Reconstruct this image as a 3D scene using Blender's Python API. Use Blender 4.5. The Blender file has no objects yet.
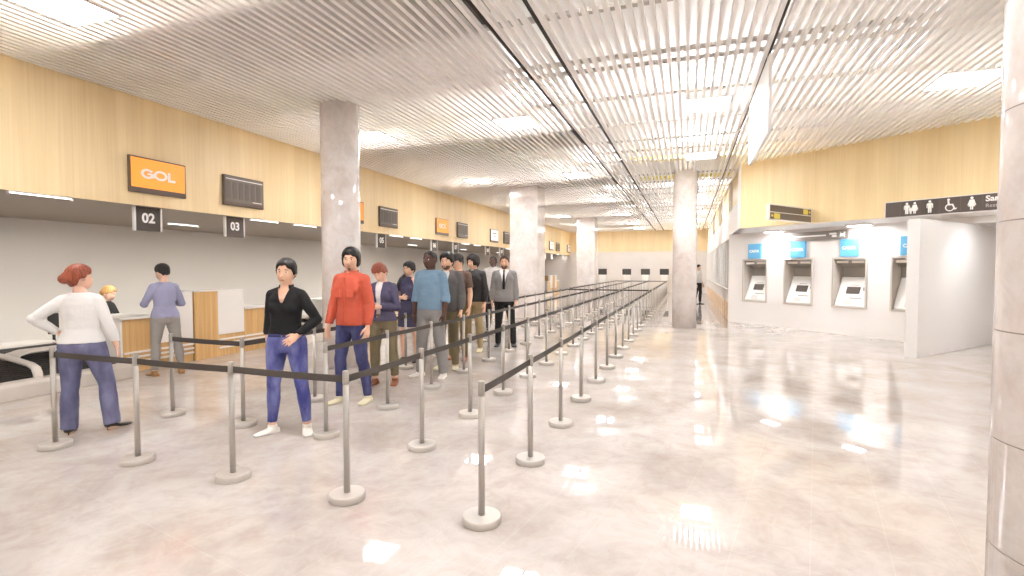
FILL_POWER = 26.  # power of the added fill lamps behind the left fascia
import bpy, bmesh, math, random
from mathutils import Vector, Matrix, noise
random.seed(7)
PI = math.pi
SC = bpy.context.scene
COL = SC.collection
def V(*a): return Vector(a)
def R(d): return math.radians(d)
def clamp(x, a=0., b=1.): return max(a, min(b, x))
def sst(a, b, x):
    t = clamp((x-a)/(b-a)); return t*t*(3-2*t)

# ------------------------------------------------------------------ materials
def lin(c):
    return tuple((v/255/12.92 if v/255 <= .04045 else ((v/255+.055)/1.055)**2.4) for v in c)
MATS = {}
def mat(name, rgb, rough=.5, metal=0., spec=.5, emit=None, estr=0., var=0., vscale=6., bump=0., bscale=60., coat=0.):
    if name in MATS: return MATS[name]
    m = bpy.data.materials.new(name); m.use_nodes = True
    nt = m.node_tree; b = nt.nodes['Principled BSDF']
    c = lin(rgb)
    b.inputs['Base Color'].default_value = (*c, 1)
    b.inputs['Roughness'].default_value = rough
    b.inputs['Metallic'].default_value = metal
    b.inputs['Specular IOR Level'].default_value = spec
    if coat: b.inputs['Coat Weight'].default_value = coat; b.inputs['Coat Roughness'].default_value = .05
    if emit:
        b.inputs['Emission Color'].default_value = (*lin(emit), 1); b.inputs['Emission Strength'].default_value = estr
    if var or bump:
        tc = nt.nodes.new('ShaderNodeTexCoord')
        if var:
            n = nt.nodes.new('ShaderNodeTexNoise'); n.inputs['Scale'].default_value = vscale; n.inputs['Detail'].default_value = 4
            nt.links.new(tc.outputs['Object'], n.inputs['Vector'])
            r = nt.nodes.new('ShaderNodeValToRGB')
            r.color_ramp.elements[0].position = .3; r.color_ramp.elements[1].position = .7
            r.color_ramp.elements[0].color = (*[clamp(x*(1-var)) for x in c], 1)
            r.color_ramp.elements[1].color = (*[clamp(x*(1+var)) for x in c], 1)
            nt.links.new(n.outputs['Fac'], r.inputs['Fac']); nt.links.new(r.outputs['Color'], b.inputs['Base Color'])
        if bump:
            n2 = nt.nodes.new('ShaderNodeTexNoise'); n2.inputs['Scale'].default_value = bscale; n2.inputs['Detail'].default_value = 3
            nt.links.new(tc.outputs['Object'], n2.inputs['Vector'])
            bp = nt.nodes.new('ShaderNodeBump'); bp.inputs['Strength'].default_value = bump; bp.inputs['Distance'].default_value = .01
            nt.links.new(n2.outputs['Fac'], bp.inputs['Height']); nt.links.new(bp.outputs['Normal'], b.inputs['Normal'])
    MATS[name] = m; return m

def node_mat(name):
    m = bpy.data.materials.new(name); m.use_nodes = True; MATS[name] = m
    return m, m.node_tree, m.node_tree.nodes['Principled BSDF']

def ramp(nt, fac, stops):
    r = nt.nodes.new('ShaderNodeValToRGB'); e = r.color_ramp.elements
    while len(e) < len(stops): e.new(.5)
    for i, (p, c) in enumerate(stops):
        e[i].position = p; e[i].color = (*lin(c), 1)
    nt.links.new(fac, r.inputs['Fac']); return r.outputs['Color']
def texnoise(nt, vec, scale, detail=5, dist=0., rough=.5):
    n = nt.nodes.new('ShaderNodeTexNoise'); n.inputs['Scale'].default_value = scale; n.inputs['Detail'].default_value = detail
    n.inputs['Distortion'].default_value = dist; n.inputs['Roughness'].default_value = rough
    nt.links.new(vec, n.inputs['Vector']); return n.outputs['Fac']
def mapping(nt, vec, scale=(1, 1, 1), rot=(0, 0, 0)):
    mp = nt.nodes.new('ShaderNodeMapping'); mp.inputs['Scale'].default_value = scale; mp.inputs['Rotation'].default_value = rot
    nt.links.new(vec, mp.inputs['Vector']); return mp.outputs['Vector']
def mixc(nt, fac, a, b, mode='MIX'):
    m = nt.nodes.new('ShaderNodeMix'); m.data_type = 'RGBA'; m.blend_type = mode
    for s, v in ((0, fac), (6, a), (7, b)):
        if hasattr(v, 'is_linked'): nt.links.new(v, m.inputs[s])
        else: m.inputs[s].default_value = v if s == 0 else (*lin(v), 1)
    return m.outputs[2]

def marble(name, stops, rough, joints=False, spec=.5):
    m, nt, b = node_mat(name)
    geo = nt.nodes.new('ShaderNodeNewGeometry'); pos = geo.outputs['Position']
    f1 = texnoise(nt, mapping(nt, pos, (1, 1, 1)), 1.4, 8, .6, .62)
    c1 = ramp(nt, f1, stops)
    f2 = texnoise(nt, pos, 6., 7, 1.2, .7)
    c2 = ramp(nt, f2, [(.34, (237, 229, 223)), (.56, (255, 255, 255))])
    col = mixc(nt, .55, c1, c2, 'MULTIPLY')
    if joints:
        v = mapping(nt, pos, (1/.3625, 1/.3625, 1), (0, 0, R(11.8)))
        sx = nt.nodes.new('ShaderNodeSeparateXYZ'); nt.links.new(v, sx.inputs[0])
        outs = []
        for ax, per in (('X', 1.), ('Y', 2.)):
            d = nt.nodes.new('ShaderNodeMath'); d.operation = 'DIVIDE'; d.inputs[1].default_value = per
            nt.links.new(sx.outputs[ax], d.inputs[0])
            fr = nt.nodes.new('ShaderNodeMath'); fr.operation = 'PINGPONG'; fr.inputs[1].default_value = .5
            nt.links.new(d.outputs[0], fr.inputs[0])
            lt = nt.nodes.new('ShaderNodeMath'); lt.operation = 'LESS_THAN'; lt.inputs[1].default_value = .006/per
            nt.links.new(fr.outputs[0], lt.inputs[0]); outs.append(lt.outputs[0])
        mx = nt.nodes.new('ShaderNodeMath'); mx.operation = 'MAXIMUM'
        nt.links.new(outs[0], mx.inputs[0]); nt.links.new(outs[1], mx.inputs[1])
        sc = nt.nodes.new('ShaderNodeMath'); sc.operation = 'MULTIPLY'; sc.inputs[1].default_value = .1
        nt.links.new(mx.outputs[0], sc.inputs[0])
        col = mixc(nt, sc.outputs[0], col, (244, 240, 236))
    nt.links.new(col, b.inputs['Base Color'])
    b.inputs['Roughness'].default_value = rough; b.inputs['Specular IOR Level'].default_value = spec
    return m

def wood(name, dark, light, rough=.45, coarse=1.):
    m, nt, b = node_mat(name)
    geo = nt.nodes.new('ShaderNodeNewGeometry'); pos = geo.outputs['Position']
    f1 = texnoise(nt, mapping(nt, pos, (34*coarse, 34*coarse, .7)), 1., 4, .3)
    c1 = ramp(nt, f1, [(.28, dark), (.72, light)])
    f2 = texnoise(nt, mapping(nt, pos, (3.2, 3.2, .15)), 1., 2)
    c2 = ramp(nt, f2, [(.35, (247, 244, 239)), (.65, (255, 255, 255))])
    nt.links.new(mixc(nt, 1., c1, c2, 'MULTIPLY'), b.inputs['Base Color'])
    b.inputs['Roughness'].default_value = rough
    return m

M_FLOOR = marble('floor_marble', [(.3, (172, 161, 153)), (.5, (190, 181, 174)), (.68, (201, 194, 188))], .022, True)
M_COL = marble('column_marble', [(.3, (212, 201, 194)), (.5, (231, 224, 219)), (.68, (240, 236, 233))], .1)
M_WOOD = wood('fascia_maple', (236, 211, 163), (245, 224, 181))
M_WOOD2 = wood('desk_oak', (198, 155, 98), (222, 184, 126), .4, .8)
M_WOODR = wood('right_fascia_maple', (236, 212, 162), (243, 223, 177))
M_WHITE = mat('white_paint', (236, 232, 228), .5)
M_GWALL = mat('grey_wall_panel', (205, 200, 192), .22, var=.02, vscale=.6)
M_FARW = mat('far_wall_plaster', (222, 214, 206), .5, var=.03, vscale=1.5)
M_SOFF = mat('dark_soffit', (146, 134, 119), .45)
M_SLAT = mat('ceiling_slat_white', (242, 239, 235), .35)
M_PLEN = mat('plenum_white', (245, 242, 238), .7)
M_JOINT = mat('slot_dark', (62, 56, 50), .7)
M_BAR = mat('cross_bar_grey', (186, 180, 172), .6)
M_STEEL = mat('brushed_steel', (174, 168, 160), .38, .55)
M_BASE = mat('stanchion_base_grey', (196, 189, 180), .4, .3)
M_BELT = mat('belt_black', (66, 59, 53), .7)
M_DWHITE = mat('desk_white', (236, 231, 224), .35)
M_BLACK = mat('black_plastic', (30, 28, 27), .35)
M_TVB = mat('television_bezel', (98, 82, 70), .35)
M_SIGN = mat('sign_charcoal', (80, 70, 63), .45)
M_TXT = mat('lettering_white', (246, 244, 240), .5)
M_CONV = mat('conveyor_metal', (208, 200, 190), .35, .25)
M_RUB = mat('conveyor_rubber', (52, 46, 42), .6, bump=.4, bscale=40)
M_ATM = mat('atm_surround', (196, 188, 178), .4)
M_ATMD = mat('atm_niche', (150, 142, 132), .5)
M_ATMW = mat('atm_panel_white', (244, 242, 238), .35)
M_YEL = mat('yellow_tray', (232, 214, 96), .5)
M_GLASS = mat('shop_glass', (235, 240, 240), .05)
M_LAMP = mat('lamp_diffuser', (255, 250, 244), .5, emit=(246, 249, 255), estr=16.)
M_UP = mat('added_uplight_glow', (255, 250, 244), .5, emit=(246, 249, 255), estr=120.)  # strong glow added to brighten the void over the slats
M_STRIP = mat('strip_lamp', (255, 250, 244), .5, emit=(250, 250, 255), estr=1.6)
M_DOWN = mat('alcove_lamp', (255, 250, 244), .5, emit=(250, 251, 255), estr=30.)
M_ORANGE = mat('screen_orange', (250, 150, 58), .4, emit=(250, 150, 52), estr=.2)
M_SCHED = mat('screen_schedule', (112, 102, 92), .4)
M_SCHED2 = mat('screen_column', (92, 82, 74), .4)
M_SCRW = mat('screen_white', (238, 236, 234), .4, emit=(238, 236, 234), estr=.1)
M_CYAN = mat('bank_sign_blue', (104, 178, 220), .4)

# ------------------------------------------------------------------ mesh helpers
def link(o, parent=None):
    COL.objects.link(o)
    if parent is not None: o.parent = parent
    return o
def tag(o, label=None, cat=None, group=None, kind=None):
    if label: o['label'] = label
    if cat: o['category'] = cat
    if group: o['group'] = group
    if kind: o['kind'] = kind
    return o
def empty(name, loc=(0, 0, 0), rz=0., label=None, cat=None, group=None):
    o = bpy.data.objects.new(name, None); o.empty_display_size = .1
    o.location = loc; o.rotation_euler = (0, 0, rz); link(o); tag(o, label, cat, group); return o
def build(name, bm, m, parent=None, smooth=False, bevel=0., seg=2):
    bmesh.ops.recalc_face_normals(bm, faces=bm.faces[:])
    me = bpy.data.meshes.new(name); bm.to_mesh(me); bm.free()
    for x in (m if isinstance(m, (list, tuple)) else [m]): me.materials.append(x)
    if smooth:
        for p in me.polygons: p.use_smooth = True
    o = bpy.data.objects.new(name, me); link(o, parent)
    if bevel:
        md = o.modifiers.new('bevel', 'BEVEL'); md.width = bevel; md.segments = seg; md.limit_method = 'ANGLE'
    return o
def BM(): return bmesh.new()
def box(bm, x0, x1, y0, y1, z0, z1, M=None, mi=0):
    vs = [bm.verts.new(Vector((x, y, z)) if M is None else M @ Vector((x, y, z))) for x in (x0, x1) for y in (y0, y1) for z in (z0, z1)]
    for f in ((0, 1, 3, 2), (4, 6, 7, 5), (0, 4, 5, 1), (2, 3, 7, 6), (0, 2, 6, 4), (1, 5, 7, 3)):
        bm.faces.new([vs[i] for i in f]).material_index = mi
    return bm
def prism(bm, poly, z0, z1, M=None):
    """extrude a 2D polygon (x,y) between z0 and z1"""
    f = lambda p, z: (Vector((p[0], p[1], z)) if M is None else M @ Vector((p[0], p[1], z)))
    a = [bm.verts.new(f(p, z0)) for p in poly]; b = [bm.verts.new(f(p, z1)) for p in poly]
    bm.faces.new(a[::-1]); bm.faces.new(b); n = len(poly)
    for i in range(n): bm.faces.new((a[i], a[(i+1) % n], b[(i+1) % n], b[i]))
    return bm
def lathe(bm, prof, n=28, c=(0, 0)):
    rings = []
    for r, z in prof:
        if r < 1e-6: rings.append([bm.verts.new((c[0], c[1], z))])
        else: rings.append([bm.verts.new((c[0]+r*math.cos(2*PI*i/n), c[1]+r*math.sin(2*PI*i/n), z)) for i in range(n)])
    for a, b in zip(rings, rings[1:]):
        for i in range(n):
            j = (i+1) % n
            if len(a) == 1 and len(b) == 1: continue
            if len(a) == 1: bm.faces.new((a[0], b[i], b[j]))
            elif len(b) == 1: bm.faces.new((a[i], a[j], b[0]))
            else: bm.faces.new((a[i], a[j], b[j], b[i]))
    if len(rings[0]) > 1: bm.faces.new(rings[0][::-1])
    if len(rings[-1]) > 1: bm.faces.new(rings[-1])
    return bm
def ringtube(bm, rings):
    rr = [[bm.verts.new(p) for p in r] for r in rings]
    n = len(rr[0])
    for a, b in zip(rr, rr[1:]):
        for i in range(n): bm.faces.new((a[i], a[(i+1) % n], b[(i+1) % n], b[i]))
    for r, rev in ((rr[0], True), (rr[-1], False)):
        c = bm.verts.new(sum((v.co for v in r), Vector())/n)
        for i in range(n): bm.faces.new((r[(i+1) % n], r[i], c) if rev else (r[i], r[(i+1) % n], c))
    return bm
def tube(bm, pts, rad, n=14, ref=None):
    """closed tube along pts; rad = radius or (ra, rb); ref = direction of the ra axis"""
    pts = [Vector(p) for p in pts]; rings = []
    prev = None
    for i, p in enumerate(pts):
        t = (pts[min(i+1, len(pts)-1)]-pts[max(i-1, 0)]).normalized()
        r = Vector(ref) if ref is not None else (prev if prev is not None else (Vector((1, 0, 0)) if abs(t.x) < .8 else Vector((0, 1, 0))))
        u = (r-t*r.dot(t)).normalized(); w = t.cross(u); prev = u
        q = rad[i] if isinstance(rad, (list, tuple)) else rad
        ra, rb = q if isinstance(q, (list, tuple)) else (q, q)
        rings.append([p+u*ra*math.cos(2*PI*k/n)+w*rb*math.sin(2*PI*k/n) for k in range(n)])
    return ringtube(bm, rings)
def ell(bm, c, r, M=None, nu=16, nv=10):
    c = Vector(c); r = (r, r, r) if isinstance(r, (int, float)) else r
    f = lambda p: (p if M is None else M @ p)
    top = bm.verts.new(f(c+V(0, 0, r[2]))); bot = bm.verts.new(f(c-V(0, 0, r[2]))); rows = []
    for j in range(1, nv):
        th = PI*j/nv
        rows.append([bm.verts.new(f(c+V(r[0]*math.sin(th)*math.cos(2*PI*i/nu), r[1]*math.sin(th)*math.sin(2*PI*i/nu), r[2]*math.cos(th)))) for i in range(nu)])
    for i in range(nu):
        j = (i+1) % nu
        bm.faces.new((top, rows[0][i], rows[0][j])); bm.faces.new((bot, rows[-1][j], rows[-1][i]))
        for a, b in zip(rows, rows[1:]): bm.faces.new((a[i], b[i], b[j], a[j]))
    return bm
def text(name, s, size, m, parent, M, extrude=.002, bold=0., sx=1., align='CENTER'):
    cu = bpy.data.curves.new('t', 'FONT'); cu.body = s; cu.size = size; cu.extrude = extrude; cu.offset = bold
    cu.align_x = align; cu.align_y = 'CENTER'; cu.resolution_u = 3
    o = bpy.data.objects.new('t', cu); COL.objects.link(o)
    me = bpy.data.meshes.new_from_object(o.evaluated_get(bpy.context.evaluated_depsgraph_get()))
    bpy.data.objects.remove(o); bpy.data.curves.remove(cu)
    me.name = name; me.transform(M @ Matrix.Diagonal((sx, 1, 1, 1)))
    me.materials.clear(); me.materials.append(m)
    t = bpy.data.objects.new(name, me); link(t, parent); return t
def copy_tree(o, parent=None):
    c = o.copy(); COL.objects.link(c); c.parent = parent
    for ch in list(o.children): copy_tree(ch, c)
    return c
def facing(right, out, at=(0, 0, 0)):
    """matrix whose local x = right, z = out (towards the reader), y = up"""
    r = Vector(right).normalized(); o = Vector(out).normalized(); u = o.cross(r)
    M = Matrix((r, u, o)).transposed().to_4x4(); M.translation = Vector(at); return M

ORD = ['first', 'second', 'third', 'fourth', 'fifth', 'sixth', 'seventh', 'eighth', 'ninth', 'tenth', 'eleventh', 'twelfth', 'thirteenth', 'fourteenth', 'fifteenth', 'sixteenth', 'seventeenth', 'eighteenth', 'nineteenth', 'twentieth']

# ------------------------------------------------------------------ room
XF, XB, YN, YFAR, ZC, ZR = -7.6, -11.65, -8., 34.6, 4.0, 4.42
F0, F1 = V(1.18, 13.49, 0), V(4.83, 10.65, 0)          # right fascia line
FD = (F1-F0).normalized(); FN = V(FD.y, -FD.x, 0)       # FN points into the hall
XR = 10.5
FEND = F0+FD*((XR-F0.x)/FD.x)
def struct(o, label=None, cat=None): return tag(o, label, cat, kind='structure')
def quadbox(name, x0, x1, y0, y1, z0, z1, m, label=None): return struct(build(name, box(BM(), x0, x1, y0, y1, z0, z1), m), label)

quadbox('floor', XB-.2, XR+4, YN-.2, YFAR+.2, -.2, 0, M_FLOOR, 'polished pale marble floor of the whole hall')
quadbox('wall_left', XB-.15, XB, YN, YFAR, 0, 2.437, M_GWALL, 'pale grey panelled wall behind the check-in desks')
quadbox('wall_left_upper', XF-.03, XF, YN, YFAR, 2.437, ZR, M_WOOD, 'maple clad band above the check-in desks')
quadbox('ceiling_soffit', XB, XF-.03, YN, YFAR, 2.437, 2.55, M_SOFF, 'dark soffit over the check-in desks')
quadbox('wall_far', XB, 1.3, YFAR, YFAR+.15, 0, 2.66, M_FARW, 'pale wall at the far end of the hall')
quadbox('wall_far_upper', XF, 1.3, YFAR-.06, YFAR+.15, 2.66, ZR, M_WOOD, 'maple clad band on the far wall')
quadbox('wall_near', XB, XR+4, YN-.15, YN, 0, ZR, M_WHITE)
quadbox('wall_right', XR, XR+.15, YN, FEND.y+6, 0, ZR, M_WHITE)
# right fascia over the bank machines and the toilets
def wall_strip(name, a, b, n, th, z0, z1, m, label=None):
    a, b, n = Vector(a), Vector(b), Vector(n)
    q = [a, b, b-n*th, a-n*th]
    return struct(build(name, prism(BM(), [(p.x, p.y) for p in q], z0, z1), m), label)
wall_strip('wall_right_upper', F0, FEND, FN, .12, 2.49, ZR, M_WOODR, 'slanted maple clad band above the bank machines')
AT0, AT1 = V(1.12, 15.87, 0), V(4.95, 12.04, 0)
AD = (AT1-AT0).normalized(); AN = V(AD.y, -AD.x, 0)
# wall with four openings for the machines is built from strips around the niches
ATM_U = [.865+i*1.24 for i in range(4)]                # centre of each machine along the wall
ATM_W, ATM_Z0, ATM_Z1 = .76, .62, 1.765
def atm_wall():
    bm = BM()
    M = facing(AD, AN, AT0)
    L = (AT1-AT0).length
    def strip(u0, u1, z0, z1): box(bm, u0, u1, z0, z1, -.12, 0, M)
    strip(0, L, 0, ATM_Z0); strip(0, L, ATM_Z1, 2.49)
    e = 0
    for c in ATM_U:
        strip(e, c-ATM_W/2, ATM_Z0, ATM_Z1); e = c+ATM_W/2
    strip(e, L, ATM_Z0, ATM_Z1)
    box(bm, 0, L, 0, 2.49, -.6, -.5, M); strip(L, L+3.2, 2.36, 2.49)
    return struct(build('wall_bank', bm, M_WHITE), 'white wall holding the row of bank machines')
atm_wall()
# soffit above the recess between fascia and wall
def poly_slab(name, pts, z0, z1, m, label=None): return struct(build(name, prism(BM(), [(p.x, p.y) for p in pts], z0, z1), m), label)
back = FEND-FN*5
poly_slab('ceiling_alcove', [F0-FN*.12, FEND-FN*.12, back, V(5.98, 17.5, 0), AT0+V(.06, .02, 0)], 2.49, 2.58, M_WHITE, 'white lowered ceiling over the bank machines')
PA, PB = V(3.52, 10.42, 0), V(5.98, 13.3, 0)
PD = (PB-PA).normalized(); PN = V(PD.y, -PD.x, 0)
PA2, PB2 = PA+PN*.185, PA+PN*.185+PD*3.72
struct(build('wall_partition', prism(BM(), [(p.x, p.y) for p in (PA, PA2, PB2, PA+PD*3.72)], 0, 2.345), mat('partition_grey', (226, 223, 219), .35), bevel=.006), 'free standing grey screen wall beside the bank machines')
wall_strip('wall_toilets', PA2+PD*3.8, PA2+PD*3.8+FD*6, FN, .12, 0, 2.49, M_WHITE)
# ceiling: slab over the void, slats below
ceil = quadbox('ceiling', XF-.03, XR+.2, YN, YFAR, ZR, ZR+.1, M_PLEN, 'white slatted metal ceiling with open gaps')
def yend(x):
    if x < 1.22: return YFAR-.08
    return F0.y+(x-F0.x)*(FD.y/FD.x)-.03
def slat_panel(x0, x1):
    bm = BM(); x = x0+.03
    while x < x1-.02:
        ye = min(yend(x), yend(x+.045))
        box(bm, x, x+.046, YN, ye, ZC, ZC+.06)
        x += .107
    o = build('slat_panel', bm, M_SLAT, ceil); return o
for a, b in ((XF, -2.0), (-1.97, -1.5), (-1.47, .86), (.89, XR)): slat_panel(a, b)
BARS = [-6.4, -5.15, -3.9, -2.3, -1.1, .1, 1.35, 2.7, 3.95, 5.18, 6.4, 6.72, 7.92, 9.35, 10.6, 11.55, 12.57, 14.55, 15.8, 17.1, 18.3, 19.7, 20.9, 22.2, 23.4, 24.8, 26.0, 27.4, 28.6, 30., 31.2, 32.6]
for y in BARS:
    x1 = XR
    if y > F1.y-8: x1 = min(XR, F0.x+(y-F0.y)*(FD.x/FD.y)-.1) if y < F0.y else 1.15
    if x1 > XF: build('cross_bar', box(BM(), XF+.01, x1, y-.035, y+.035, ZC+.061, ZC+.1), M_BAR, ceil)
for x in (-1.985, -1.485, .875):
    build('slot', box(BM(), x-.009, x+.009, YN, min(YFAR-.08, yend(x)), ZC+.012, ZC+.058), M_JOINT, ceil)
for y0, y1 in ((3.95, 5.18), (9.35, 10.6), (14.55, 15.8), (19.7, 20.9), (24.8, 26.), (30., 31.2)):
    for y in (y0, y1): build('baffle_board', box(BM(), XF+.01, -2.02, y-.012, y+.012, ZC+.102, ZR-.005), M_BAR, ceil)
    build('shade_sheet', box(BM(), XF+.01, -2.02, y0+.013, y1-.013, ZC+.104, ZC+.112), mat('shade_grey', (112, 102, 92), .7), ceil)  # dark grey sheet paints the shade of the unlit ceiling bands

for i in range(7):
    li = bpy.data.lights.new('added_fill_light', 'AREA'); li.shape = 'RECTANGLE'; li.size = 5.6; li.size_y = .12; li.energy = FILL_POWER*(1 if i < 4 else .45); li.color = (1, .98, .95)  # unseen fill lamps, added to brighten the wall behind the desks
    lo = bpy.data.objects.new('added_fill_light', li); COL.objects.link(lo); lo.location = (XF-.24, -2+i*5.8, 2.372)
    lo.rotation_euler = Matrix(((0, 0, 1), (1, 0, 0), (0, 1, 0))).to_euler(); lo.rotation_euler.rotate_axis('X', R(-42)); li.spread = R(92)
# round columns with joint rings, square pillars
def round_column(x, y, r, label, rings=False, s=.435, z0=.385):
    o = build('column', lathe(BM(), [(r, 0), (r, ZR)], 72), M_COL); o.location = (x, y, 0)
    for p in o.data.polygons: p.use_smooth = abs(p.normal.z) < .2
    z = z0
    while rings and z < ZC:
        c = build('joint_ring', lathe(BM(), [(r-.01, z-.0025), (r+.0006, z-.0025), (r+.0006, z+.0025), (r-.01, z+.0025)], 72), mat('joint_grey', (142, 132, 124), .6), o); z += s
    return struct(o, label)
round_column(-5.09, 6.68, .29, 'round marble column behind the queue, beside desk 05')
round_column(-.07, 14.0, .30, 'round marble column left of the bank machines')
round_column(1.47, 2.54, .29, 'round marble column at the right edge, nearest the viewer', True)
for y, lb in ((14.9, 'square marble pillar right behind the grey suited man'), (24.9, 'farther square marble pillar near the end wall')):
    o = build('pillar', box(BM(), -5.18, -4.30, y, y+.88, 0, ZR), M_COL, bevel=.008); struct(o, lb)

# ------------------------------------------------------------------ ceiling lights
def make_lamp():
    r = empty('ceiling_light')
    build('diffuser', box(BM(), -.31, .31, -.31, .31, -.008, .004), M_LAMP, r)
    build('added_uplight', box(BM(), -.25, .25, -.25, .25, .115, .13), M_UP, r)  # added glowing plate that lights the ceiling void from inside
    bm = BM()
    for a in (-1, 1): box(bm, a*.32-.01, a*.32+.01, -.33, .33, -.01, .114); box(bm, -.31, .31, a*.32-.01, a*.32+.01, -.01, .114)
    box(bm, -.31, .31, -.31, .31, .06, .114)
    build('housing', bm, M_WHITE, r)
    return r
lamp0 = make_lamp(); first = True
LY = [-6.9, -1.8, 3.3, 8.4, 13.5, 18.6, 23.7, 28.4, 32.0]
LX = [(-5.65, 'left wall'), (-2.8, 'queue'), (.25, 'centre aisle'), (3.4, 'bank machines'), (6.5, 'right')]
for j, y in enumerate(LY):
    for i, (x, nm) in enumerate(LX):
        if y > yend(x)-.5 or (y < 0 and i == 4): continue
        o = lamp0 if first else copy_tree(lamp0); first = False
        o.location = (x, y if (i, j) != (2, 4) else 12.1, ZC)
        tag(o, (f'square light above the slats, row {ORD[j-2]} from viewer, {ORD[i]} from left' if j > 1 else f'square ceiling light behind the viewer, {ORD[i]} from left, row {ORD[j]} from the rear'), 'ceiling light', 'square lights above the slatted ceiling')
for (x, y), lb in zip(((2.05, 14.45), (3.5, 12.95), (5.35, 11.05)), ('between the first and second bank machine', 'over the third and fourth bank machine', 'over the toilet passage')):
    r = empty('downlight', (x, y, 2.44), math.atan2(AD.y, AD.x), 'square recessed light in the lowered ceiling '+lb, 'ceiling light', 'lights over the bank machines')
    build('diffuser', box(BM(), -.2, .2, -.12, .12, 0, .03), M_DOWN, r, bevel=.005)
    bm = BM()
    for a in (-1, 1): box(bm, a*.21-.01, a*.21+.01, -.14, .14, -.004, .05); box(bm, -.2, .2, a*.13-.01, a*.13+.01, -.004, .05)
    build('trim_ring', bm, M_WHITE, r)
for x, ys, where in ((-7.69, [3.9+4.72*i for i in range(6)], 'left of a desk cabinet, front edge of dark soffit'), (-7.68, [7.5+4.72*i for i in range(6)], 'right of a desk cabinet, front edge of dark soffit'), (-9.95, [2.9+4.72*i for i in range(7)], 'deep inside the dark soffit')):
    for k, yy in enumerate(ys):
        ln = .66
        r = empty('ceiling_strip_light', (x-.05, yy, 2.405), 0, f'slim linear light {where}, {ORD[k]}', 'strip light', 'linear lights under the dark soffit')
        build('diffuser', box(BM(), -.006, .006, 0, ln, .016, .03), M_STRIP, r)
        build('end_cap', box(BM(), -.014, .014, -.02, 0, -.001, .031), M_WHITE, r); build('end_cap', box(BM(), -.014, .014, ln, ln+.02, -.001, .031), M_WHITE, r)
for y, n in ((12.9, 'nearer'), (15.6, 'farther')):
    bm = BM(); xe = min(1.1, 9)
    box(bm, -1.4, xe, y-.12, y+.12, ZC+.115, ZC+.13); box(bm, -1.4, xe, y-.12, y-.105, ZC+.131, ZC+.2); box(bm, -1.4, xe, y+.105, y+.12, ZC+.131, ZC+.2)
    tag(build('cable_tray', bm, M_YEL), f'yellow cable tray seen through the slats above the round column, the {n} one', 'cable tray', 'yellow trays above the ceiling')
r = empty('hanging_panel', (.875, 6.59, 3.07), 0, 'white blank panel hanging edge-on from the ceiling slot', 'hanging panel')
build('board', box(BM(), -.02, .02, 0, 1.96, 0, .9), mat('panel_white', (245, 243, 240), .4), r, bevel=.004)
build('hanger', box(BM(), -.012, .012, .2, .24, .9, .99), M_STEEL, r); build('hanger', box(BM(), -.012, .012, 1.7, 1.74, .9, .99), M_STEEL, r)

# ------------------------------------------------------------------ check-in desks
XD = -7.65
def strips(bm, y0, y1, x=0.):
    for z in (.13, .20, .27): box(bm, x+.002, x+.03, y0, y1, z, z+.028)
def make_desk(mirror=False):
    r = empty('check_in_desk'); s = -1 if mirror else 1
    Y = lambda a, b: (min(s*a, s*b), max(s*a, s*b))
    y0, y1 = Y(.03, .58)
    build('front_panel', box(BM(), -.03, 0, y0, y1, 0, .765), M_WOOD2, r, bevel=.003)
    ya, yb = Y(0, .03); build('side_panel', box(BM(), -.8, .004, ya, yb, 0, .77), M_DWHITE, r, bevel=.003)
    ya, yb = Y(-.02, .58); build('counter_top', box(BM(), -.84, .03, ya, yb, .771, .806), M_DWHITE, r, bevel=.006)
    bm = BM(); strips(bm, *Y(.035, .575)); o = build('bumper_rail', bm, M_DWHITE, r, bevel=.004)
    ya, yb = Y(.05, .56); build('back_shelf', box(BM(), -.78, -.05, ya, yb, .42, .44), M_DWHITE, r)
    return r
def make_cabinet():
    r = empty('service_cabinet')
    build('wood_panel', box(BM(), -.5, .03, -.22, .22, 0, 1.125), M_WOOD2, r, bevel=.003)
    build('top_cap', box(BM(), -.52, .04, -.235, .235, 1.126, 1.145), M_DWHITE, r, bevel=.003)
    for s in (-1, 1):
        y0, y1 = (.237, .785) if s > 0 else (-.785, -.237)
        build('white_panel', box(BM(), -.12, .012, y0, y1, .37, 1.14), M_DWHITE, r, bevel=.004)
        build('plinth', box(BM(), -.4, 0, y0, y1, 0, .368), M_WOOD2, r, bevel=.003)
        bm = BM(); strips(bm, y0, y1); build('bumper_rail', bm, M_DWHITE, r, bevel=.004)
    return r
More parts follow.
